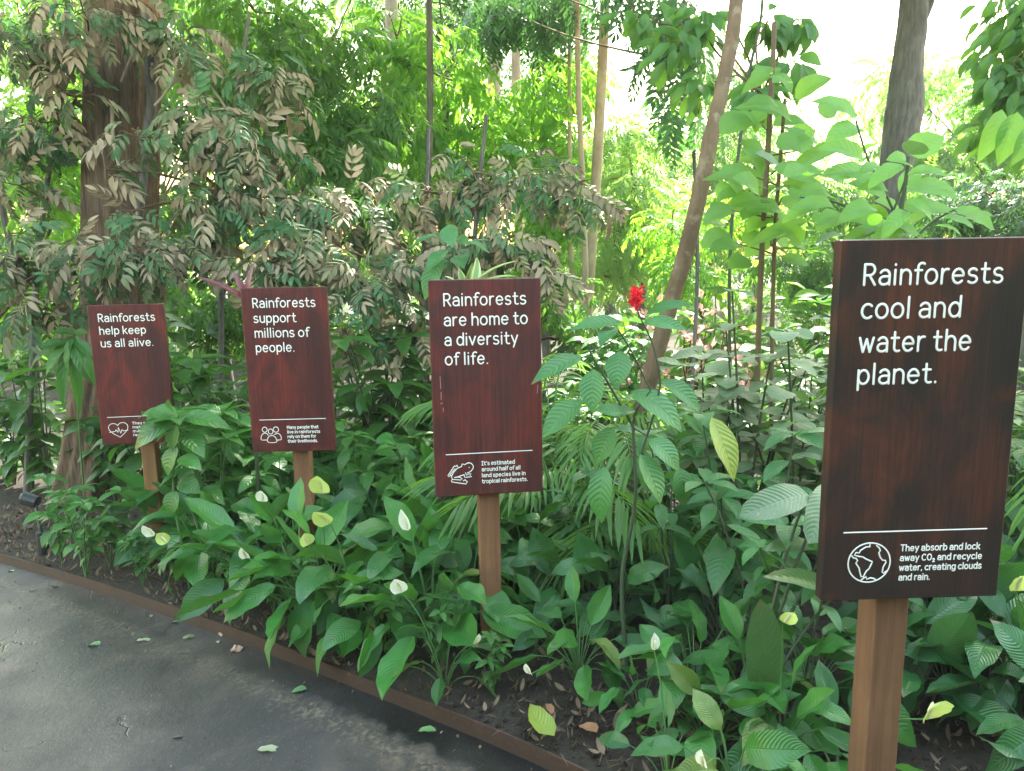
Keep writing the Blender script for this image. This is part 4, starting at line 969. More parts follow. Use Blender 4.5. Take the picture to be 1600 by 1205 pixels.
# ------------------------------------------------------------------ large-leaved shrubs on the right
YB = 4.0
def stems_px(g, o, Y, lst, zf, k=6):
    for pts, r0, r1 in lst:
        P = smooth_line([at(*zf(x, y), Y) - o for x, y in pts], 12); tube(g, P, np.linspace(r0, r1, 12), k)
b = ground_at(1205, YB); r = thing('large_leaved_shrub', b, 'tall shrub with big light green oval leaves on two straight stems', 'shrub', 'large leaved shrubs beyond the globe sign')
spec = [(510, 620, 668, 700, 125), (690, 655, 560, 640, 80), (580, 440, 745, 350, 130), (430, 560, 245, 540, 130), (400, 790, 220, 790, 120), (340, 850, 222, 905, 80), (420, 890, 285, 920, 90), (290, 940, 165, 1005, 90), (560, 1000, 430, 985, 75), (330, 1090, 195, 1130, 110),
        (480, 560, 640, 560, 110), (500, 480, 350, 470, 100), (520, 740, 640, 800, 100), (470, 960, 360, 1040, 90), (510, 1060, 640, 1100, 60), (440, 690, 330, 640, 90), (520, 880, 610, 960, 90), (470, 1060, 350, 1150, 100), (480, 330, 560, 420, 90), (470, 300, 380, 380, 80), (520, 1150, 640, 1190, 80)]
spec += [(x0 + rng.uniform(-90, 110), y0 + rng.uniform(-60, 90), x0 + rng.uniform(-90, 110) + (x1 - x0) * .9, y0 + 40 + rng.uniform(-60, 90), w * rng.uniform(.8, 1.1)) for x0, y0, x1, y1, w in spec[:20] + spec[4:20]]
g = leaves_from(local(hand(spec, YB, z3, dy=.3, face=(0, -.8, .65)), b), T_BROAD); g.obj('leaves', M['broad'], r)
g = leaves_from(local(hand([(400, 680, 520, 765, 90), (370, 860, 460, 845, 45), (470, 870, 560, 830, 45), (415, 910, 470, 905, 30), (640, 800, 770, 800, 45), (670, 1090, 800, 1050, 60), (480, 1120, 630, 1120, 30)], YB - .1, z3, face=(0, -.4, .9)), b), T_BROAD); o = g.obj('pale_leaves', M['grey'], r); o['label'] = 'pale grey green leaf undersides'
g = Geo(); stems_px(g, b, YB, [([(485, 100), (478, 300), (455, 700), (430, 1110), (415, 1500), (400, 2050)], .012, .016), ([(533, 440), (515, 680), (490, 1000), (478, 1400), (470, 2050)], .009, .012)], z3)
for x0, y0, x1, y1, w in spec[:18]:
    st_x = 470 if rng.random() < .5 else 505
    tube(g, [at(*z3(st_x, y0 + 40), YB) - b, at(*z3(x0, y0), YB) - b], [.005, .003], 4)
g.obj('stems', M['twig'], r)
YB2 = 3.4
M['broad_b'] = M['broad']
b = ground_at(1400, YB2); r = thing('large_leaved_shrub', b, 'large leaved shrub rising behind the top of the globe sign with a pale crowning leaf', 'shrub', 'large leaved shrubs beyond the globe sign')
spec = [(855, 520, 650, 455, 110), (870, 575, 708, 645, 110), (885, 725, 675, 660, 100), (760, 890, 590, 890, 85), (985, 875, 812, 820, 105), (1080, 830, 1305, 885, 115), (1085, 690, 1245, 610, 140), (1085, 740, 983, 715, 85), (1290, 935, 1468, 1030, 85), (1000, 1010, 815, 990, 70), (1070, 900, 1190, 990, 90), (760, 790, 900, 760, 80), (1060, 960, 930, 900, 90), (1080, 780, 1260, 790, 90), (980, 760, 860, 780, 80), (1200, 1010, 1320, 1055, 60), (780, 950, 680, 1010, 80), (700, 760, 610, 800, 80), (900, 930, 1000, 980, 60), (870, 690, 960, 640, 70)]
spec += [(x0 + rng.uniform(-110, 60), y0 + rng.uniform(-20, 110), x0 + rng.uniform(-110, 60) + (x1 - x0) * .9, y0 + 50 + rng.uniform(-40, 110), w * rng.uniform(.8, 1.1)) for x0, y0, x1, y1, w in (spec + spec) if y0 > 700]
g = leaves_from(local(hand(spec, YB2, z3, dy=.3, face=(0, -.75, .7)), b), T_BROAD); g.obj('leaves', M['broad'], r)
g = leaves_from(local(hand([(1085, 690, 1150, 640, 110), (960, 1040, 890, 1050, 60), (1060, 1040, 960, 1020, 50), (1060, 1050, 1140, 1050, 60), (820, 930, 790, 900, 50)], YB2 - .05, z3, face=(0, -.5, .8)), b), T_BROAD); o = g.obj('pale_leaves', M['grey'], r); o['label'] = 'pale leaf undersides'
g = Geo(); stems_px(g, b, YB2, [([(1085, 700), (1070, 830), (1042, 1010), (1030, 1300), (1020, 2100)], .008, .013), ([(850, 540), (900, 700), (985, 870), (1040, 1000)], .004, .006), ([(600, 880), (800, 920), (1030, 1090)], .004, .006), ([(1300, 930), (1180, 1000), (1060, 1120)], .004, .006), ([(1010, 960), (1070, 800)], .005, .004)], z3); g.obj('stems', M['dark_stem'], r)

def sapling(px, Yb, pts, Y, rad, mat, label, name='tree', cat='tree', group=None):
    b = ground_at(px, Yb); r = thing(name, b, label, cat, group)
    P = [np.zeros(3)] + [at(x, y, Yy) - b for x, y, Yy in pts]
    g = Geo(); tube(g, smooth_line(P, 40), np.interp(np.linspace(0, 1, 40), np.linspace(0, 1, len(rad)), rad), 14, lump=.04); g.obj('trunk', mat, r)
    return r, b
def add_crown(r, b, lobes, n, tpls, L, mat, name='crown', hang=.5, twigs=True, tw=.006, facing=(0, -.25, .9), core=None, seed=None):
    """leaves through the lobes (px, py, Y, radius m) with twigs to them from the trunk"""
    lob = [(at(x, y, Y) if Y else np.array([x, y, 0]), rr) for x, y, Y, rr in lobes]
    return crown_w(r, b, lob, n, tpls, L, mat, name, hang, twigs, tw, facing, core)
def crown_w(r, b, lob, n, tpls, L, mat, name='crown', hang=.5, twigs=True, tw=.006, facing=(0, -.25, .9), core=None, flat=.75):
    O, D, N = [], [], []
    w = np.array([q ** 2 for _, q in lob]); cnt = np.maximum(1, (n * w / w.sum()).astype(int))
    gt = Geo()
    for (c, q), m in zip(lob, cnt):
        v = norm(rvec(m)); u = rng.uniform(.25, 1, m) ** .6
        sub = norm(rvec(7)) * .75; k = rng.integers(0, 7, m)
        p = (v * .55 + sub[k] * .75) * u[:, None] * q * np.array([1, 1, flat])
        O.append(c + p - b); out = norm(p)
        D.append(out * np.array([1, 1, .5]) + np.array([0, 0, -hang]) + rvec(m, .35)); N.append(np.array(facing) + out * .35 + rvec(m, .28))
        if twigs:
            src = (core if core is not None else b) - b
            src = np.array([src[0], src[1], min(c[2] - b[2] - .15, max(src[2], (c[2] - b[2]) * .55))])
            cc = c - b
            tube(gt, smooth_line([src, (src + cc) / 2 + rvec(s=.08) + np.array([0, 0, .1]), cc], 8), np.linspace(tw * 2.2, tw, 8), 5)
            for s_ in sub[:5]:
                e = cc + s_ * q * np.array([1, 1, flat]); tube(gt, smooth_line([cc, (cc + e) / 2 + rvec(s=.05), e], 5), np.linspace(tw, tw * .4, 5), 4)
    g = Geo(); O = np.concatenate(O); scatter(g, tpls, O, np.concatenate(D), np.concatenate(N), L * rng.uniform(.7, 1.15, len(O)))
    g.obj(name, mat, r)
    if twigs: gt.obj('branches', M['twig'], r)

# big trunk on the left with its flared foot
YT = 6.7
b = on_ground(150, 770); b = np.array([b[0], YT, float(G(b[0]))])
big = thing('big_tree', b, 'thick brown trunk with flared foot behind the heart sign', 'tree')
g = Geo(); hh = np.array([-.15, .05, .2, .45, .8, 1.3, 2.0, 3.0, 4.2, 5.5, 7.5, 9.5]); nn_ = 110; hh = np.linspace(0, 1, 60)
fin = rng.normal(0, 1, nn_); fin = fin * .6 + np.roll(fin, 1) * .3
cen = [at(x, y, YT) - b for x, y in ((138, 775), (141, 745), (146, 715), (154, 670), (165, 610), (178, 540), (187, 450), (190, 300), (196, 60), (205, -150), (212, -480), (220, -800))]
rad = [.32, .29, .27, .265, .27, .275, .285, .29, .29, .28, .25, .2]
cen = smooth_line(cen, 60); rad = np.interp(np.linspace(0, 11, 60), np.arange(12), rad)
V = []
for i, (c, q) in enumerate(zip(cen, rad)):
    fin = fin * .93 + rng.normal(0, 1, nn_) * .25; ii = i / 5.4
    for j in range(nn_):
        a = j * 2 * math.pi / nn_
        fl = 1 + .10 * math.sin(5 * a + ii * .25) * max(.25, 1 - ii * .12) + .04 * math.sin(11 * a + ii * .6) + .03 * math.sin(17 * a) + .022 * fin[j]
        V.append((c[0] + q * fl * math.cos(a), c[1] + q * fl * math.sin(a), c[2]))
n, k = len(cen), nn_; i, j = np.meshgrid(np.arange(n - 1), np.arange(k), indexing='ij'); j2 = (j + 1) % k
g.add(V, np.stack([i * k + j, i * k + j2, (i + 1) * k + j2, (i + 1) * k + j], -1)); g.obj('trunk', M['bark'], big)
crown_w(big, b, [(b + np.array(v), q) for v, q in (((-1.5, -1.0, 7.0), 1.7), ((1.3, -1.4, 7.4), 1.8), ((.2, .8, 8.4), 2.0), ((2.8, .2, 7.8), 1.7), ((-2.8, .6, 7.8), 1.7), ((0, -2.6, 7.8), 1.6), ((4.4, 1.3, 8.2), 1.9), ((3.7, -1.3, 7.4), 1.7), ((5.6, .2, 8.4), 1.7), ((1.8, -2.2, 7.6), 1.5))], 3200, T_PINF, .6, M['mid'], tw=.03, core=b + np.array([.2, 0, 5.5]))  # unseen crown, spread to the right and thickened to keep sun off the path
z1 = lambda x, y: (x * .35, y * .35)
def vine(pts, Y, r0, r1, mat, label, name='hanging_vine'):
    P = np.array([at(*z1(x, y), Y) for x, y in pts]); o0 = P[-1]
    g = Geo(); tube(g, smooth_line(P - o0, 30), np.linspace(r0, r1, 30), 6, lump=.1); o = g.obj(name, mat, loc=tuple(o0))
    return tag(o, label, 'vine', 'vines on and before the big trunk')
vine([(640, -200), (655, 0), (672, 200), (672, 330), (680, 440), (660, 560), (640, 800), (600, 1150)], YT - .34, .055, .03, M['bark_grey'], 'thick dark vine clinging to the right side of the big trunk')
vine([(700, -250), (705, 30), (640, 130), (585, 260), (540, 365)], YT - .5, .018, .009, M['pale_twig'], 'thin pale vine slanting across the upper part of the big trunk')
vine([(712, -200), (716, 30), (752, 160), (785, 325), (735, 420), (690, 472)], YT - .6, .017, .009, M['pale_twig'], 'pale looping vine right of the big trunk')
vine([(500, 480), (503, 600), (520, 700), (560, 830), (600, 890), (612, 960)], YT - .45, .015, .009, M['pale_twig'], 'pale wavy vine on the lower big trunk')
vine([(850, 250), (880, 340), (950, 400), (1010, 490), (1025, 560)], 6.2, .014, .008, M['pale_twig'], 'pale twig slanting among the brown leaves')
vine([(640, -150), (648, 0), (690, 60), (715, 140)], YT - .55, .03, .02, M['post_red'], 'reddish brown branch at the top of the big trunk')

# trees and shrubs with dusty pinnate leaves
DG = 'dusty brown pinnate leaved trees'
def dusty(px, Yb, lobes, n, label, trunk_pts, L=.36, rad=(.032, .022, .014)):
    b = ground_at(px, Yb); r = thing('dusty_leaved_tree', b, label, 'tree', DG)
    P = [np.zeros(3)] + [at(x, y, Y) - b for x, y, Y in trunk_pts]
    g = Geo(); tube(g, smooth_line(P, 24), np.interp(np.linspace(0, 1, 24), np.linspace(0, 1, len(rad)), rad), 8, lump=.06); g.obj('trunk', M['bark_grey'], r)
    add_crown(r, b, [(x, y, Y, q * Y / F_PX) for x, y, Y, q in lobes], int(n * 1.9), T_PIN, L * .62, M['dusty'], hang=.25, facing=(0, -.8, .8), core=b + P[len(P) // 2], tw=.007)
dusty(30, 6.9, [(40, 60, 6.0, 90), (130, 20, 5.8, 80), (60, 190, 6.2, 85), (30, 290, 6.2, 60), (120, 150, 6.0, 40)], 105, 'dusty leaved tree filling the upper left corner left of the big trunk', [(60, 400, 6.8), (95, 150, 6.5), (110, -60, 6.3)])
dusty(330, 6.3, [(300, 190, 5.9, 65), (390, 225, 6.0, 80), (330, 310, 5.8, 75), (450, 310, 6.0, 75), (215, 215, 5.6, 32), (205, 330, 5.7, 34), (165, 265, 5.7, 26), (230, 420, 5.6, 36), (290, 375, 5.8, 55), (430, 130, 6.3, 60), (300, 60, 6.2, 60)], 200, 'brown dusty leaved tree just right of the big trunk', [(345, 560, 6.4), (350, 300, 6.4), (390, 20, 6.5)])
dusty(520, 6.4, [(480, 380, 5.8, 75), (560, 330, 6.2, 70), (570, 440, 5.7, 75), (650, 400, 6.0, 65), (575, 520, 5.8, 50), (645, 520, 5.8, 45), (400, 420, 5.6, 45)], 170, 'brown dusty leaved tree behind the people sign', [(640, 570, 6.3), (660, 450, 6.3), (670, 200, 6.6)])
dusty(740, 6.0, [(740, 270, 6.0, 60), (830, 275, 6.1, 60), (735, 380, 5.6, 65), (810, 390, 5.7, 50), (900, 310, 6.1, 50), (670, 300, 6.2, 55), (860, 430, 5.8, 45)], 140, 'dusty leaved tree behind and above the frog sign', [(735, 500, 6.1), (745, 330, 6.1), (760, 180, 6.2)])
dusty(-70, 5.9, [(30, 400, 5.6, 65), (130, 400, 5.5, 60), (60, 470, 5.6, 55), (220, 395, 5.4, 55)], 85, 'low dusty leaved tree over the heart sign left of the big trunk', [(-60, 560, 5.9), (-20, 420, 5.8)], rad=(.03, .02, .015))

# slender trunks whose crowns are above the picture
ST = 'slender trunks rising out of the picture'
r, b = sapling(985, 4.6, [(1000, 660, 4.6), (1035, 520, 4.55), (1070, 400, 4.5), (1098, 280, 4.5), (1112, 210, 4.5), (1138, 90, 4.55), (1152, -20, 4.6), (1165, -300, 4.8), (1150, -700, 5.0)], 4.5, (.060, .055, .050, .048, .046, .042, .040, .036, .03), M['bark_smooth'], 'curved brown bare trunk right of the scarlet flower')
crown_w(r, b, [(b + np.array(v), q) for v, q in (((1.2, .4, 5.2), 1.1), ((-.3, .8, 5.6), 1.1), ((.8, 1.6, 6.0), 1.2))], 900, T_HERB, .24, M['mid'], tw=.015, core=b + np.array([.6, .2, 3.9]))
for (px, Y, pts, rad, mat, lab) in (
    (765, 12, [(770, 400), (772, 100), (774, -100), (776, -500)], (.115, .11, .10, .09), 'bark_pale', 'straight pale trunk above the frog sign'),
    (610, 12.5, [(612, 420), (614, 110), (608, -100), (606, -500)], (.13, .12, .10, .09), 'bark_pale', 'pale trunk in the bright gap above the people sign'),
    (905, 9, [(912, 560), (922, 420), (935, 220), (945, 0), (952, -400)], (.062, .062, .062, .058, .05), 'bark_pale', 'tall pale trunk right of the frog sign'),
    (900, 8.6, [(903, 600), (908, 520), (914, 440), (912, 330), (903, 100), (898, -300)], (.05, .045, .04, .035, .03, .03), 'bark_pale', 'thin pale stem leaning beside the tall pale trunk'),
    (893, 9.2, [(893, 560), (893, 420), (890, 300), (890, -300)], (.03, .03, .025, .02), 'bark_pale', 'thinnest pale stem left of the tall pale trunk'),
    (810, 14, [(812, 300), (806, 120), (808, -100), (808, -400)], (.10, .09, .08, .07), 'bark_pale', 'faint pale trunk between two stouter pale trunks'),
    (1385, 8, [(1390, 345), (1400, 260), (1412, 180), (1418, 100), (1428, 0), (1440, -300)], (.155, .15, .16, .185, .15, .13, .1), 'bark_grey', 'stout grey trunk standing against the white sky'),
    (667, 8.5, [(668, 350), (672, 150), (670, -50), (668, -400)], (.045, .04, .035, .03), 'bark_grey', 'thin dark trunk above the left corner of the frog sign'),
    (1590, 5.5, [(1588, 690), (1600, 560), (1625, 300)], (.05, .05, .04), 'bark_grey', 'ringed grey palm stem at the right frame edge')):
    r, b = sapling(px, Y, [(x, y, Y) for x, y in pts], Y, rad, M[mat], lab, group=ST)
    if 'stout' in lab:
        g = Geo(); tube(g, smooth_line([at(1424, 60, Y) - b, at(1445, 20, Y) - b, at(1460, -30, Y) - b, at(1470, -150, Y) - b], 10), np.linspace(.06, .04, 10), 8); g.obj('limb', M[mat], r)
        crown_w(r, b, [(b + np.array(v), q) for v, q in (((.5, .6, 7.4), 1.6), ((-1.5, 1, 7.8), 1.5), ((2.2, -.5, 7.5), 1.4))], 700, T_PINF, .5, M['deep'], tw=.03, core=b + np.array([.2, 0, 5.5]))
    elif Y > 8.7 and rad[0] > .07:
        H = float(at(px, -500, Y)[2] - b[2]) + .6
        crown_w(r, b, [(b + np.array([rng.uniform(-1.2, 1.2), rng.uniform(-1.2, 1.2), H + rng.uniform(-.4, 1.2)]), rng.uniform(1.1, 1.6)) for _ in range(4)], 500, T_PINF, .6, M['mid'], tw=.03, core=b + np.array([0, 0, H - 1.5]))

# leafy trees behind, row after row
def back_tree(px, Y, lobes, n, tpls, L, mat, label, group, trunk_r=.07, name='leafy_tree', hang=.3, facing=(0, -.45, .8)):
    b = ground_at(px, Y); r = thing(name, b, label, 'tree', group)
    cz = np.mean([at(x, y, Y2)[2] for x, y, Y2, _ in lobes]) - b[2]
    P = [np.zeros(3), np.array([rng.uniform(-.1, .1), 0, cz * .5]), np.array([rng.uniform(-.2, .2), 0, cz * 1.05])]
    g = Geo(); tube(g, smooth_line(P, 12), np.linspace(trunk_r, trunk_r * .5, 12), 8, lump=.05); g.obj('trunk', M['bark_grey'], r)
    add_crown(r, b, [(x, y, Y2, q * Y2 / F_PX) for x, y, Y2, q in lobes], n, tpls, L, M[mat], hang=hang, tw=.012, core=b + P[1], facing=facing)
MG = 'bright green leafy trees in the middle distance'
back_tree(470, 8.6, [(430, 90, 8.4, 100), (520, 60, 8.8, 90), (480, 190, 8.4, 95), (560, 170, 8.6, 80), (400, 20, 8.6, 80)], 693, T_PINF, 0.29, 'mid', 'green leafy tree above the people sign', MG)
back_tree(700, 9.2, [(690, 120, 9, 90), (640, 210, 9, 90), (740, 200, 9.2, 80), (700, 290, 9, 70), (620, 60, 9.4, 70)], 693, T_PINF, 0.29, 'bright', 'light green leafy tree above the frog sign beside the straight pale trunk', MG)
back_tree(860, 9.8, [(850, 150, 9.6, 85), (890, 90, 10, 70), (820, 250, 9.4, 80), (900, 230, 9.8, 70), (870, 330, 9.4, 70), (850, 400, 9.4, 60)], 756, T_PINF, 0.29, 'bright', 'yellow green sunlit tree left of the tall pale trunk', MG)
back_tree(1000, 10.5, [(990, 290, 10, 70), (960, 360, 10, 70), (1030, 330, 10.5, 70), (980, 210, 10.5, 55), (940, 430, 10, 60)], 630, T_FINE, 0.41, 'pale', 'pale sunlit feathery tree behind the scarlet flower', MG)
back_tree(370, 8.0, [(350, 130, 8, 70), (450, 420, 7.6, 80), (520, 250, 8, 70), (600, 300, 8.2, 70), (350, 470, 7.4, 70)], 588, T_PINF, 0.26, 'mid', 'green leafy tree behind the brown leaves right of the big trunk', MG)
back_tree(60, 8.4, [(30, 230, 8.2, 80), (100, 300, 8.2, 70), (40, 420, 8, 80), (110, 200, 8.4, 50), (90, 470, 7.8, 60)], 546, T_PINF, 0.27, 'bright', 'bright green leafy tree left of the big trunk', MG)
back_tree(1090, 8.5, [(1080, 430, 8, 65), (1150, 330, 8.5, 70), (1120, 540, 7.8, 60), (1050, 360, 8.2, 60), (1200, 520, 8, 70)], 546, T_FINE, 0.34, 'bright', 'sunlit feathery tree behind the curved brown trunk', MG)
back_tree(1300, 9, [(1270, 300, 9, 70), (1340, 300, 9, 60), (1240, 420, 8.6, 80), (1310, 430, 8.4, 70), (1450, 300, 9, 60)], 588, T_FINE, 0.34, 'mid', 'feathery green tree behind the large oval leaves', MG)
back_tree(1560, 8, [(1540, 310, 7.8, 60), (1600, 340, 7.6, 70), (1580, 420, 7.6, 70), (1490, 330, 8.2, 50)], 546, T_FINE, 0.27, 'deep', 'dark fine leaved tree at the right frame edge', MG)
back_tree(790, 8.4, [(880, 470, 8, 60), (930, 540, 8, 70), (870, 620, 7.6, 60), (960, 620, 7.8, 60), (740, 470, 8, 80)], 546, T_PINF, 0.24, 'mid', 'low leafy tree behind the frog sign around the pale stems', MG)
# crowns reaching in at the top
b = ground_at(1075, 6.0); r = thing('drooping_tree', b, 'tree with dark drooping fine leaves hanging left of the white sky', 'tree')
g = Geo(); tube(g, smooth_line([np.zeros(3), at(1090, 400, 6.4) - b, at(1075, 100, 6.6) - b, at(1060, -120, 6.6) - b], 16), np.linspace(.018, .014, 16), 6); g.obj('trunk', M['bark_grey'], r)
add_crown(r, b, [(1050, 60, 6.4, .3), (1060, 150, 6.3, .26), (1020, -20, 6.6, .35), (1080, 20, 6.4, .3), (840, -20, 9, .8), (800, 20, 9, .6)], 260, T_FINE, .45, M['deep'], hang=1.6, facing=(0, -.9, .3), core=at(1075, 100, 6.6))
b = ground_at(1150, 4.9); r = thing('climbing_plant', b, 'dark leaved climber behind the top of the curved brown trunk', 'plant')
g = Geo(); tube(g, smooth_line([np.zeros(3), at(1140, 420, 4.9) - b, at(1165, 150, 4.9) - b, at(1190, 20, 4.9) - b, at(1190, -100, 4.9) - b], 24), np.linspace(.012, .008, 24), 6); g.obj('stem', M['dark_stem'], r)
add_crown(r, b, [(1062, 70, 5.0, .2), (1100, 30, 5.1, .2), (1090, 140, 5.0, .16), (1195, 40, 4.9, .2), (1230, 100, 4.9, .2), (1190, 150, 4.9, .2), (1250, 30, 5.0, .2), (1000, 30, 5.2, .18)], 240, T_HERB, .17, M['mid'], hang=.7, facing=(0, -.7, .6), core=at(1190, 150, 4.9), tw=.004)
b = ground_at(1640, 5.2); r = thing('leafy_tree', b, 'tree with long pointed green leaves hanging in at the upper right corner', 'tree')
g = Geo(); tube(g, smooth_line([np.zeros(3), at(1650, 400, 5.2) - b, at(1640, 100, 5.2) - b, at(1630, -200, 5.2) - b], 16), np.linspace(.07, .05, 16), 8); g.obj('trunk', M['bark_grey'], r)
add_crown(r, b, [(1590, 20, 5.2, .38), (1570, 110, 5, .26), (1600, 150, 5, .3), (1620, 50, 5, .35), (1550, 200, 5, .18), (1630, 220, 4.8, .28)], 620, T_HERB, .135, M['mid'], hang=.9, facing=(0, -.7, .6), core=at(1640, 100, 5.2), tw=.006)
g = leaves_from(local(hand([(1500, 490, 1390, 730, 90), (1570, 500, 1480, 745, 100), (1640, 560, 1540, 745, 80), (1700, 480, 1640, 720, 90)], 4.2, z3, face=(0, -.9, .3)), b), T_HERB); o = g.obj('long_leaves', M['broad'], r); o['label'] = 'long drooping yellow green leaves'
# unseen overhanging trees added to shade the bed, outside the picture right and left
for (x, y, z, lob, n, mat, lab) in ((5.2, 6.5, 0, [((-2.2, -.5, 6.2), 1.5), ((-.6, .6, 6.8), 1.8), ((-3.6, .4, 6.8), 1.6)], 800, 'mid', 'unseen overhanging tree added for shade beyond the right frame edge'), (-5.6, 7.5, 0, [((.6, -.8, 6.4), 1.5), ((1.8, .6, 7.2), 1.7), ((-.6, .6, 7.6), 1.8)], 700, 'mid', 'unseen overhanging tree added for shade beyond the left frame edge')):
    b = np.array([x, y, float(G(x))]); r = thing('unseen_shade_tree', b, lab, 'tree')
    g = Geo(); tube(g, smooth_line([np.zeros(3), (.1, 0, 2.5), (-.2, 0, 5), (-.4, .2, 7)], 16), np.linspace(.22, .1, 16), 10, lump=.05); g.obj('trunk', M['bark'], r)
    crown_w(r, b, [(b + np.array(v), q) for v, q in lob], n, T_PINF, .6, M[mat], tw=.03, core=b + np.array([-.3, 0, 4.5]))

# far trees closing the view
FG = 'far trees closing the view'
r4 = np.random.default_rng(77)
def far_tree(px, Y, top, mat, lab, n=1000, L=.62, w=120):
    lobes = []
    y = top + w * .5
    while y < 560:
        for _ in range(2): lobes.append((px + r4.uniform(-.9, .9) * w, y + r4.uniform(-30, 30), Y + r4.uniform(-1.5, 1.5), w * r4.uniform(.45, .7)))
        y += w * .62
    back_tree(px, Y, lobes, n, T_FINE if r4.random() < .5 else T_PINF, L, mat, lab, FG, .16, 'far_tree')
for px, Y, top, mat, lab in ((-20, 15, -150, 'pale', 'pale sunlit far tree at the left frame edge'), (110, 17, -150, 'bright', 'bright far tree seen left of the big trunk'), (260, 15, -150, 'mid', 'green far tree just right of the big trunk'), (380, 18, -150, 'bright', 'bright far tree between the heart and people signs'),
    (500, 16, -140, 'mid', 'green far tree straight above the people sign'), (620, 19, -60, 'pale', 'pale far tree around the pale trunk in the bright gap'), (730, 17, -120, 'deep', 'dark far tree behind the straight pale trunk'), (850, 20, -120, 'mid', 'green far tree right of the straight pale trunk'),
    (955, 18, 190, 'pale', 'pale far tree beside the tall pale trunk'), (1060, 21, 165, 'bright', 'bright far tree behind the curved brown trunk'), (1175, 19, 45, 'mid', 'green far tree below the white sky'), (1290, 22, 150, 'pale', 'pale far tree under the widest part of the white sky'), (1400, 20, 175, 'mid', 'green far tree behind the stout grey trunk'), (1510, 18, 60, 'pale', 'pale far tree right of the stout grey trunk'), (1620, 16, 80, 'mid', 'green far tree at the right frame edge')):
    far_tree(px, Y, top, mat, lab)
# far flowering shrubs, pink
def flowering(px, py, Y, w, h, lab, n=90):
    b = ground_at(px, Y); r = thing('flowering_shrub', b, lab, 'shrub', 'pink flowering shrubs in the background'); c = at(px, py, Y)
    g, gl, gs = Geo(), Geo(), Geo()
    for i in range(n):
        p = c - b + np.array([rng.normal(0, w), rng.normal(0, .3), rng.normal(0, h)])
        scatter(g, [leaf_tpl(.6, 2, 2, .4, .3)], [p] * 4, norm(rvec(4)), rvec(4), .09)
        if i % 3 == 0: tube(gs, bez((p[0] * .3, 0, 0), (p[0] * .8, 0, p[2] * .5), p, 5), .008, 4)
    scatter(gl, T_HERB, np.stack([rng.normal(0, w * 1.2, n), rng.normal(.2, .3, n), np.abs(rng.normal(c[2] - b[2] - .3, .4, n))], -1), rvec(n) + np.array([0, -.3, .3]), np.array([0, -.3, 1]) + rvec(n, .3), .25)
    g.obj('blossoms', M['pink'], r); gl.obj('leaves', M['bright'], r); gs.obj('stems', M['twig'], r)
flowering(1075, 560, 7.2, .28, .32, 'pink flowering shrub behind the curved brown trunk', 80)
flowering(1140, 610, 7.6, .45, .14, 'low pink flowering shrub left of the globe sign', 90)
flowering(1235, 650, 7.4, .25, .15, 'pale pink flowering shrub close to the left edge of the globe sign', 45)

# ------------------------------------------------------------------ things lying about
def fallen(px, py, L, wr, mat, rz, label, lift=.006, on_path=True, droop=-.3, name='fallen_leaf'):
    p = on_ground(px, py, PATH_DZ if on_path else 0.0); z = float(G(p[0])) + (PATH_DZ if on_path else 0.012) + lift
    g = Geo(); scatter(g, [leaf_tpl(wr, 8, 4, -droop, .25, .02, (.6, .8), .3)], [(0, -L / 2, 0)], [(0, 1, .12)], [(0.1, 0, 1)], L)
    o = g.obj(name, M[mat], loc=(p[0], p[1], z)); o.rotation_euler = (0, 0, rz); return tag(o, label, 'leaf', 'leaves fallen on the path and soil')
fallen(146, 1008, .085, .7, 'fallen_green', 1.2, 'broad green leaf lying alone on the path at the left')
fallen(230, 1001, .11, .22, 'fallen_pale', -1.4, 'narrow pale curled leaf on the path below the heart sign')
fallen(298, 996, .08, .4, 'fallen_pale', -1.0, 'pale green leaf on the path close to the steel edging')
fallen(466, 1080, .072, .75, 'fallen_green', 1.7, 'small bright green leaf on the path below the people sign')
fallen(665, 1142, .085, .5, 'fallen_green', 1.3, 'folded green leaf on the black seam of the path')
fallen(425, 1172, .11, .3, 'fallen_pale', -1.45, 'long pale green leaf at the bottom of the path')
fallen(277, 1153, .045, .45, 'litter', 1.5, 'small grey dry leaf near the bottom left of the path')
fallen(86, 917, .07, .5, 'litter', .6, 'small dry leaf against the steel edging at far left')
fallen(17, 893, .06, .5, 'fallen_pale', 1.2, 'small pale leaf at the left frame edge on the path')
fallen(51, 923, .05, .4, 'litter', 2.0, 'tiny dry leaf on the path left of the edging leaf')
fallen(237, 963, .05, .4, 'fallen_pale', .2, 'small whitish leaf at the foot of the steel edging')
fallen(273, 973, .05, .6, 'fallen_green', 1.4, 'small green leaf touching the black seam')
fallen(841, 1163, .14, .75, 'lily_yellow', .9, 'large yellow leaf draped over the steel edging', .05, False, .5)
fallen(859, 1120, .10, .3, 'brownleaf', .1, 'rusty brown curled leaf standing on the soil', .03, False)
fallen(918, 1146, .09, .7, 'brownleaf', .7, 'crumpled brown leaf on the bare soil', .015, False)
fallen(1500, 1075, .10, .45, 'litter', 1.2, 'dry curled leaf on the soil behind the nearest post', .015, False)
fallen(1505, 1135, .05, .6, 'fallen_pale', .7, 'small grey green leaf on the soil right of the nearest post', .015, False)
fallen(10, 852, .09, .35, 'fallen_pale', 1.4, 'whitish leaf on the soil at the left frame edge', .02, False)
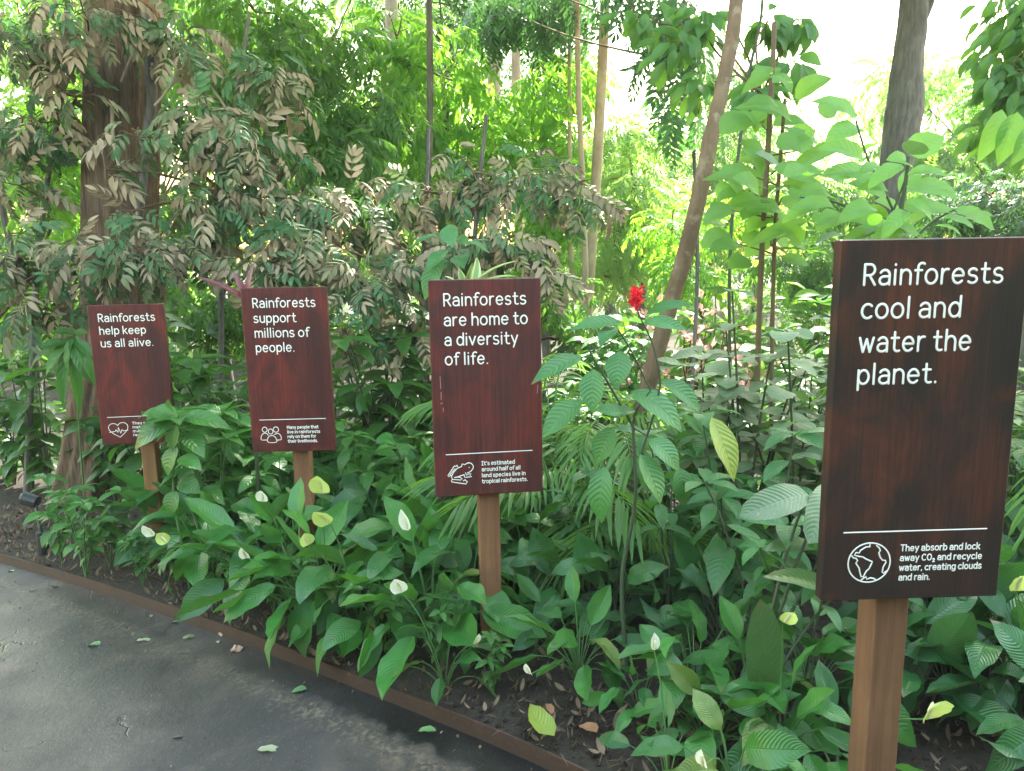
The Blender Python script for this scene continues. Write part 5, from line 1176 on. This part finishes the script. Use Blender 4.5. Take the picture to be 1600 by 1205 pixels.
def pebble(px, py, s, lab):
    p = on_ground(px, py, PATH_DZ); g = Geo(); n, k = 6, 8; V = []
    for i in range(n):
        t = math.pi * i / (n - 1)
        for j in range(k):
            a = j * 2 * math.pi / k; q = s * (1 + .25 * math.sin(3 * a + 2 * t + px)); V.append((q * math.sin(t) * math.cos(a) * 1.2, q * math.sin(t) * math.sin(a), q * .65 * math.cos(t)))
    i, j = np.meshgrid(np.arange(n - 1), np.arange(k), indexing='ij'); j2 = (j + 1) % k
    g.add(V, np.stack([(i + 1) * k + j, (i + 1) * k + j2, i * k + j2, i * k + j], -1))
    o = g.obj('stone', M['stone'], smooth=False, loc=(p[0], p[1], float(G(p[0])) + PATH_DZ + s * .5)); tag(o, lab, 'stone', 'small stones beside the steel edging')
pebble(370, 1017, .024, 'pinkish chip of stone by the joint of the edging'); pebble(348, 993, .017, 'small tan stone against the steel edging'); pebble(556, 1064, .012, 'little white pebble at the foot of the edging'); pebble(341, 1004, .009, 'tiny pebble on the black seam')
# leaf litter on the soil: nobody could count it
g = Geo(); O, D, N, L = [], [], [], []
r5 = np.random.default_rng(5)
while len(O) < 3200:
    i = r5.integers(4, len(line) - 4); f = r5.random(); p = line[i] * (1 - f) + line[i + 1] * f; t = r5.uniform(.02, .9) ** 1.3 * (4 if r5.random() < .35 else 1.0); p = p + nl_[i] * t
    O.append((p[0], p[1], float(G(p[0])) + .014 + .004 * r5.random() + .02 * min(t, 3) )); a = r5.uniform(0, 6.28); D.append((math.cos(a), math.sin(a), r5.uniform(.0, .25))); N.append((r5.normal(0, .3), r5.normal(0, .3), 1)); L.append(r5.uniform(.02, .07) * (1.5 if t > 1 else 1))
for cx, cy, rx, ry, n in ((soil_right[0], soil_right[1], .55, .4, 420), (soilspot[0], soilspot[1], .3, .2, 90), (K[0, 0] - .1, K[0, 1] + .45, .5, .35, 420)):
    for _ in range(n):
        x, y = r5.normal(cx, rx), r5.normal(cy, ry)
        if kdist(x, y) < .03: continue
        O.append((x, y, float(G(x)) + .018 + .02 * min(3, kdist(x, y)) + .012 * r5.random())); a = r5.uniform(0, 6.28); D.append((math.cos(a), math.sin(a), r5.uniform(0, .35))); N.append((r5.normal(0, .4), r5.normal(0, .4), 1)); L.append(r5.uniform(.012, .06))
scatter(g, [leaf_tpl(.4, 4, 2, -.5, .4, 0, (.6, .8)), leaf_tpl(.25, 4, 2, -.8, .5, 0, (.6, .8)), leaf_tpl(.05, 3, 2, .2, .4, 0, (.2, .2))], O, D, N, L)
tag(g.obj('leaf_litter', M['litter']), 'dry brown leaf litter scattered over the soil', None, None, 'stuff')
g = Geo(); O, L = [], []
while len(O) < 900:
    i = r5.integers(4, len(line) - 4); f = r5.random(); p = line[i] * (1 - f) + line[i + 1] * f; t = -r5.gamma(1.3, .28) - .02; p = p + nl_[i] * t
    O.append((p[0], p[1], float(G(p[0])) + PATH_DZ + .004)); L.append(r5.uniform(.006, .018))
scatter(g, [leaf_tpl(.6, 3, 2, -.6, .5, 0, (.5, .5)), leaf_tpl(.15, 3, 2, -.4, .5, 0, (.4, .4))], O, np.concatenate([r5.normal(0, 1, (900, 2)), np.full((900, 1), .1)], 1), np.array([0, 0, 1]) + r5.normal(0, .2, (900, 3)), L)
tag(g.obj('path_debris', M['litter']), 'tiny plant scraps scattered on the path', None, None, 'stuff')
g = Geo()
ct = []
for sd in range(3):
    q = np.random.default_rng(sd + 60); V = []
    for i in range(4):
        for j in range(6):
            a = j * math.pi / 3; t = math.pi * (i + .4) / 3.9; e = .5 * q.uniform(.7, 1.3); V.append((e * math.sin(t) * math.cos(a), e * math.sin(t) * math.sin(a), e * .7 * math.cos(t)))
    i, j = np.meshgrid(np.arange(3), np.arange(6), indexing='ij'); j2 = (j + 1) % 6
    ct.append((np.array(V), np.stack([(i + 1) * 6 + j, (i + 1) * 6 + j2, i * 6 + j2, i * 6 + j], -1).reshape(-1, 4), np.zeros((24, 2))))
O, L = [], []
for cx, cy, rx, ry, n in ((soil_right[0], soil_right[1], .5, .35, 1500), (soilspot[0], soilspot[1], .28, .2, 800), (K[0, 0] - .1, K[0, 1] + .4, .5, .35, 500), (-1.2, 3.2, 1.0, .9, 1200)):
    for _ in range(n):
        x, y = r5.normal(cx, rx), r5.normal(cy, ry); t = kdist(x, y)
        if t > .015: O.append((x, y, float(G(x)) + .02 * min(t, 3) + .004)); L.append(.006 + .02 * r5.random() ** 3)
scatter(g, ct, O, rvec(len(O)) + np.array([1.0, 0, 0]), np.array([0, 0, 1.0]), L)
tag(g.obj('soil_clods', M['soil'], smooth=False), 'crumbly clods of dark soil', None, None, 'stuff')
for k, (x, y) in enumerate(((-7.5, -3.2), (-3.2, -4.4), (1.2, -4.6), (5.2, -3.8), (8.2, -.8))):  # unseen trees added behind the camera so light falls more from above
    b = np.array([x, y, float(G(x))]); r = thing('leafy_tree', b, 'unseen leafy tree added behind the viewer to block front light', 'tree', 'unseen trees added across the path')
    g = Geo(); tube(g, smooth_line([np.zeros(3), (.1, 0, 2.0), (-.1, .1, 4.5)], 10), np.linspace(.16, .08, 10), 8); g.obj('trunk', M['bark'], r)
    crown_w(r, b, [(b + np.array(v), q) for v, q in (((-1.2, 0, 2.2), 1.5), ((1.2, 0, 2.0), 1.5), ((0, 0, 3.8), 1.7), ((-1.5, .3, 4.4), 1.4), ((1.5, -.2, 4.3), 1.4), ((0, -.3, .9), 1.2))], 900, T_PINF, .75, M['deep'], tw=.02, core=b + np.array([0, 0, 2.0]))
# garden spotlight half hidden at the far left
b = on_ground(70, 866, -.002); r = thing('garden_spotlight', b, 'dark garden spotlight on a short post half hidden in leaves at far left', 'spotlight')
g = Geo(); tube(g, [(0, 0, -.05), (0, 0, .17), (0, 0, .175)], [.04, .04, .0], 12); g.obj('post', M['black'], r, smooth=False)
h = at(38, 781, b[1] + .1) - b; g = Geo(); tube(g, [h + (.10, 0, -.02), h + (.095, 0, -.02), h + (0, 0, .012), h + (-.006, 0, .012)], [.0, .045, .05, .046], 12); o = g.obj('lamp_head', M['black'], r, smooth=False)
g = Geo(); tube(g, [h + (-.004, 0, .012), h + (-.012, 0, .016)], [.042, .0], 12); g.obj('lens', M['lens'], o)
g = Geo(); tube(g, bez((0, 0, .16), (-.02, 0, .22), h + (.08, 0, -.03), 6), .012, 6); g.obj('bracket', M['black'], r)

# thin volume added to imitate veiling glare
if GLARE_VEIL:
    bpy.ops.mesh.primitive_cube_add(size=1)
    h = bpy.context.object; h.name = 'glare_veil'; h.dimensions = (120, 90, 46); h.location = (0, 20, 14)
    m = bpy.data.materials.new('glare_volume'); m.use_nodes = True; nt = m.node_tree; nt.nodes.remove(nt.nodes['Principled BSDF'])
    v = nt.nodes.new('ShaderNodeVolumePrincipled'); v.inputs['Color'].default_value = (.9, .96, .95, 1); v.inputs['Density'].default_value = GLARE_VEIL
    nt.links.new(v.outputs[0], nt.nodes['Material Output'].inputs['Volume']); h.data.materials.append(m); tag(h, 'pale veil added to imitate glare', None, None, 'stuff')
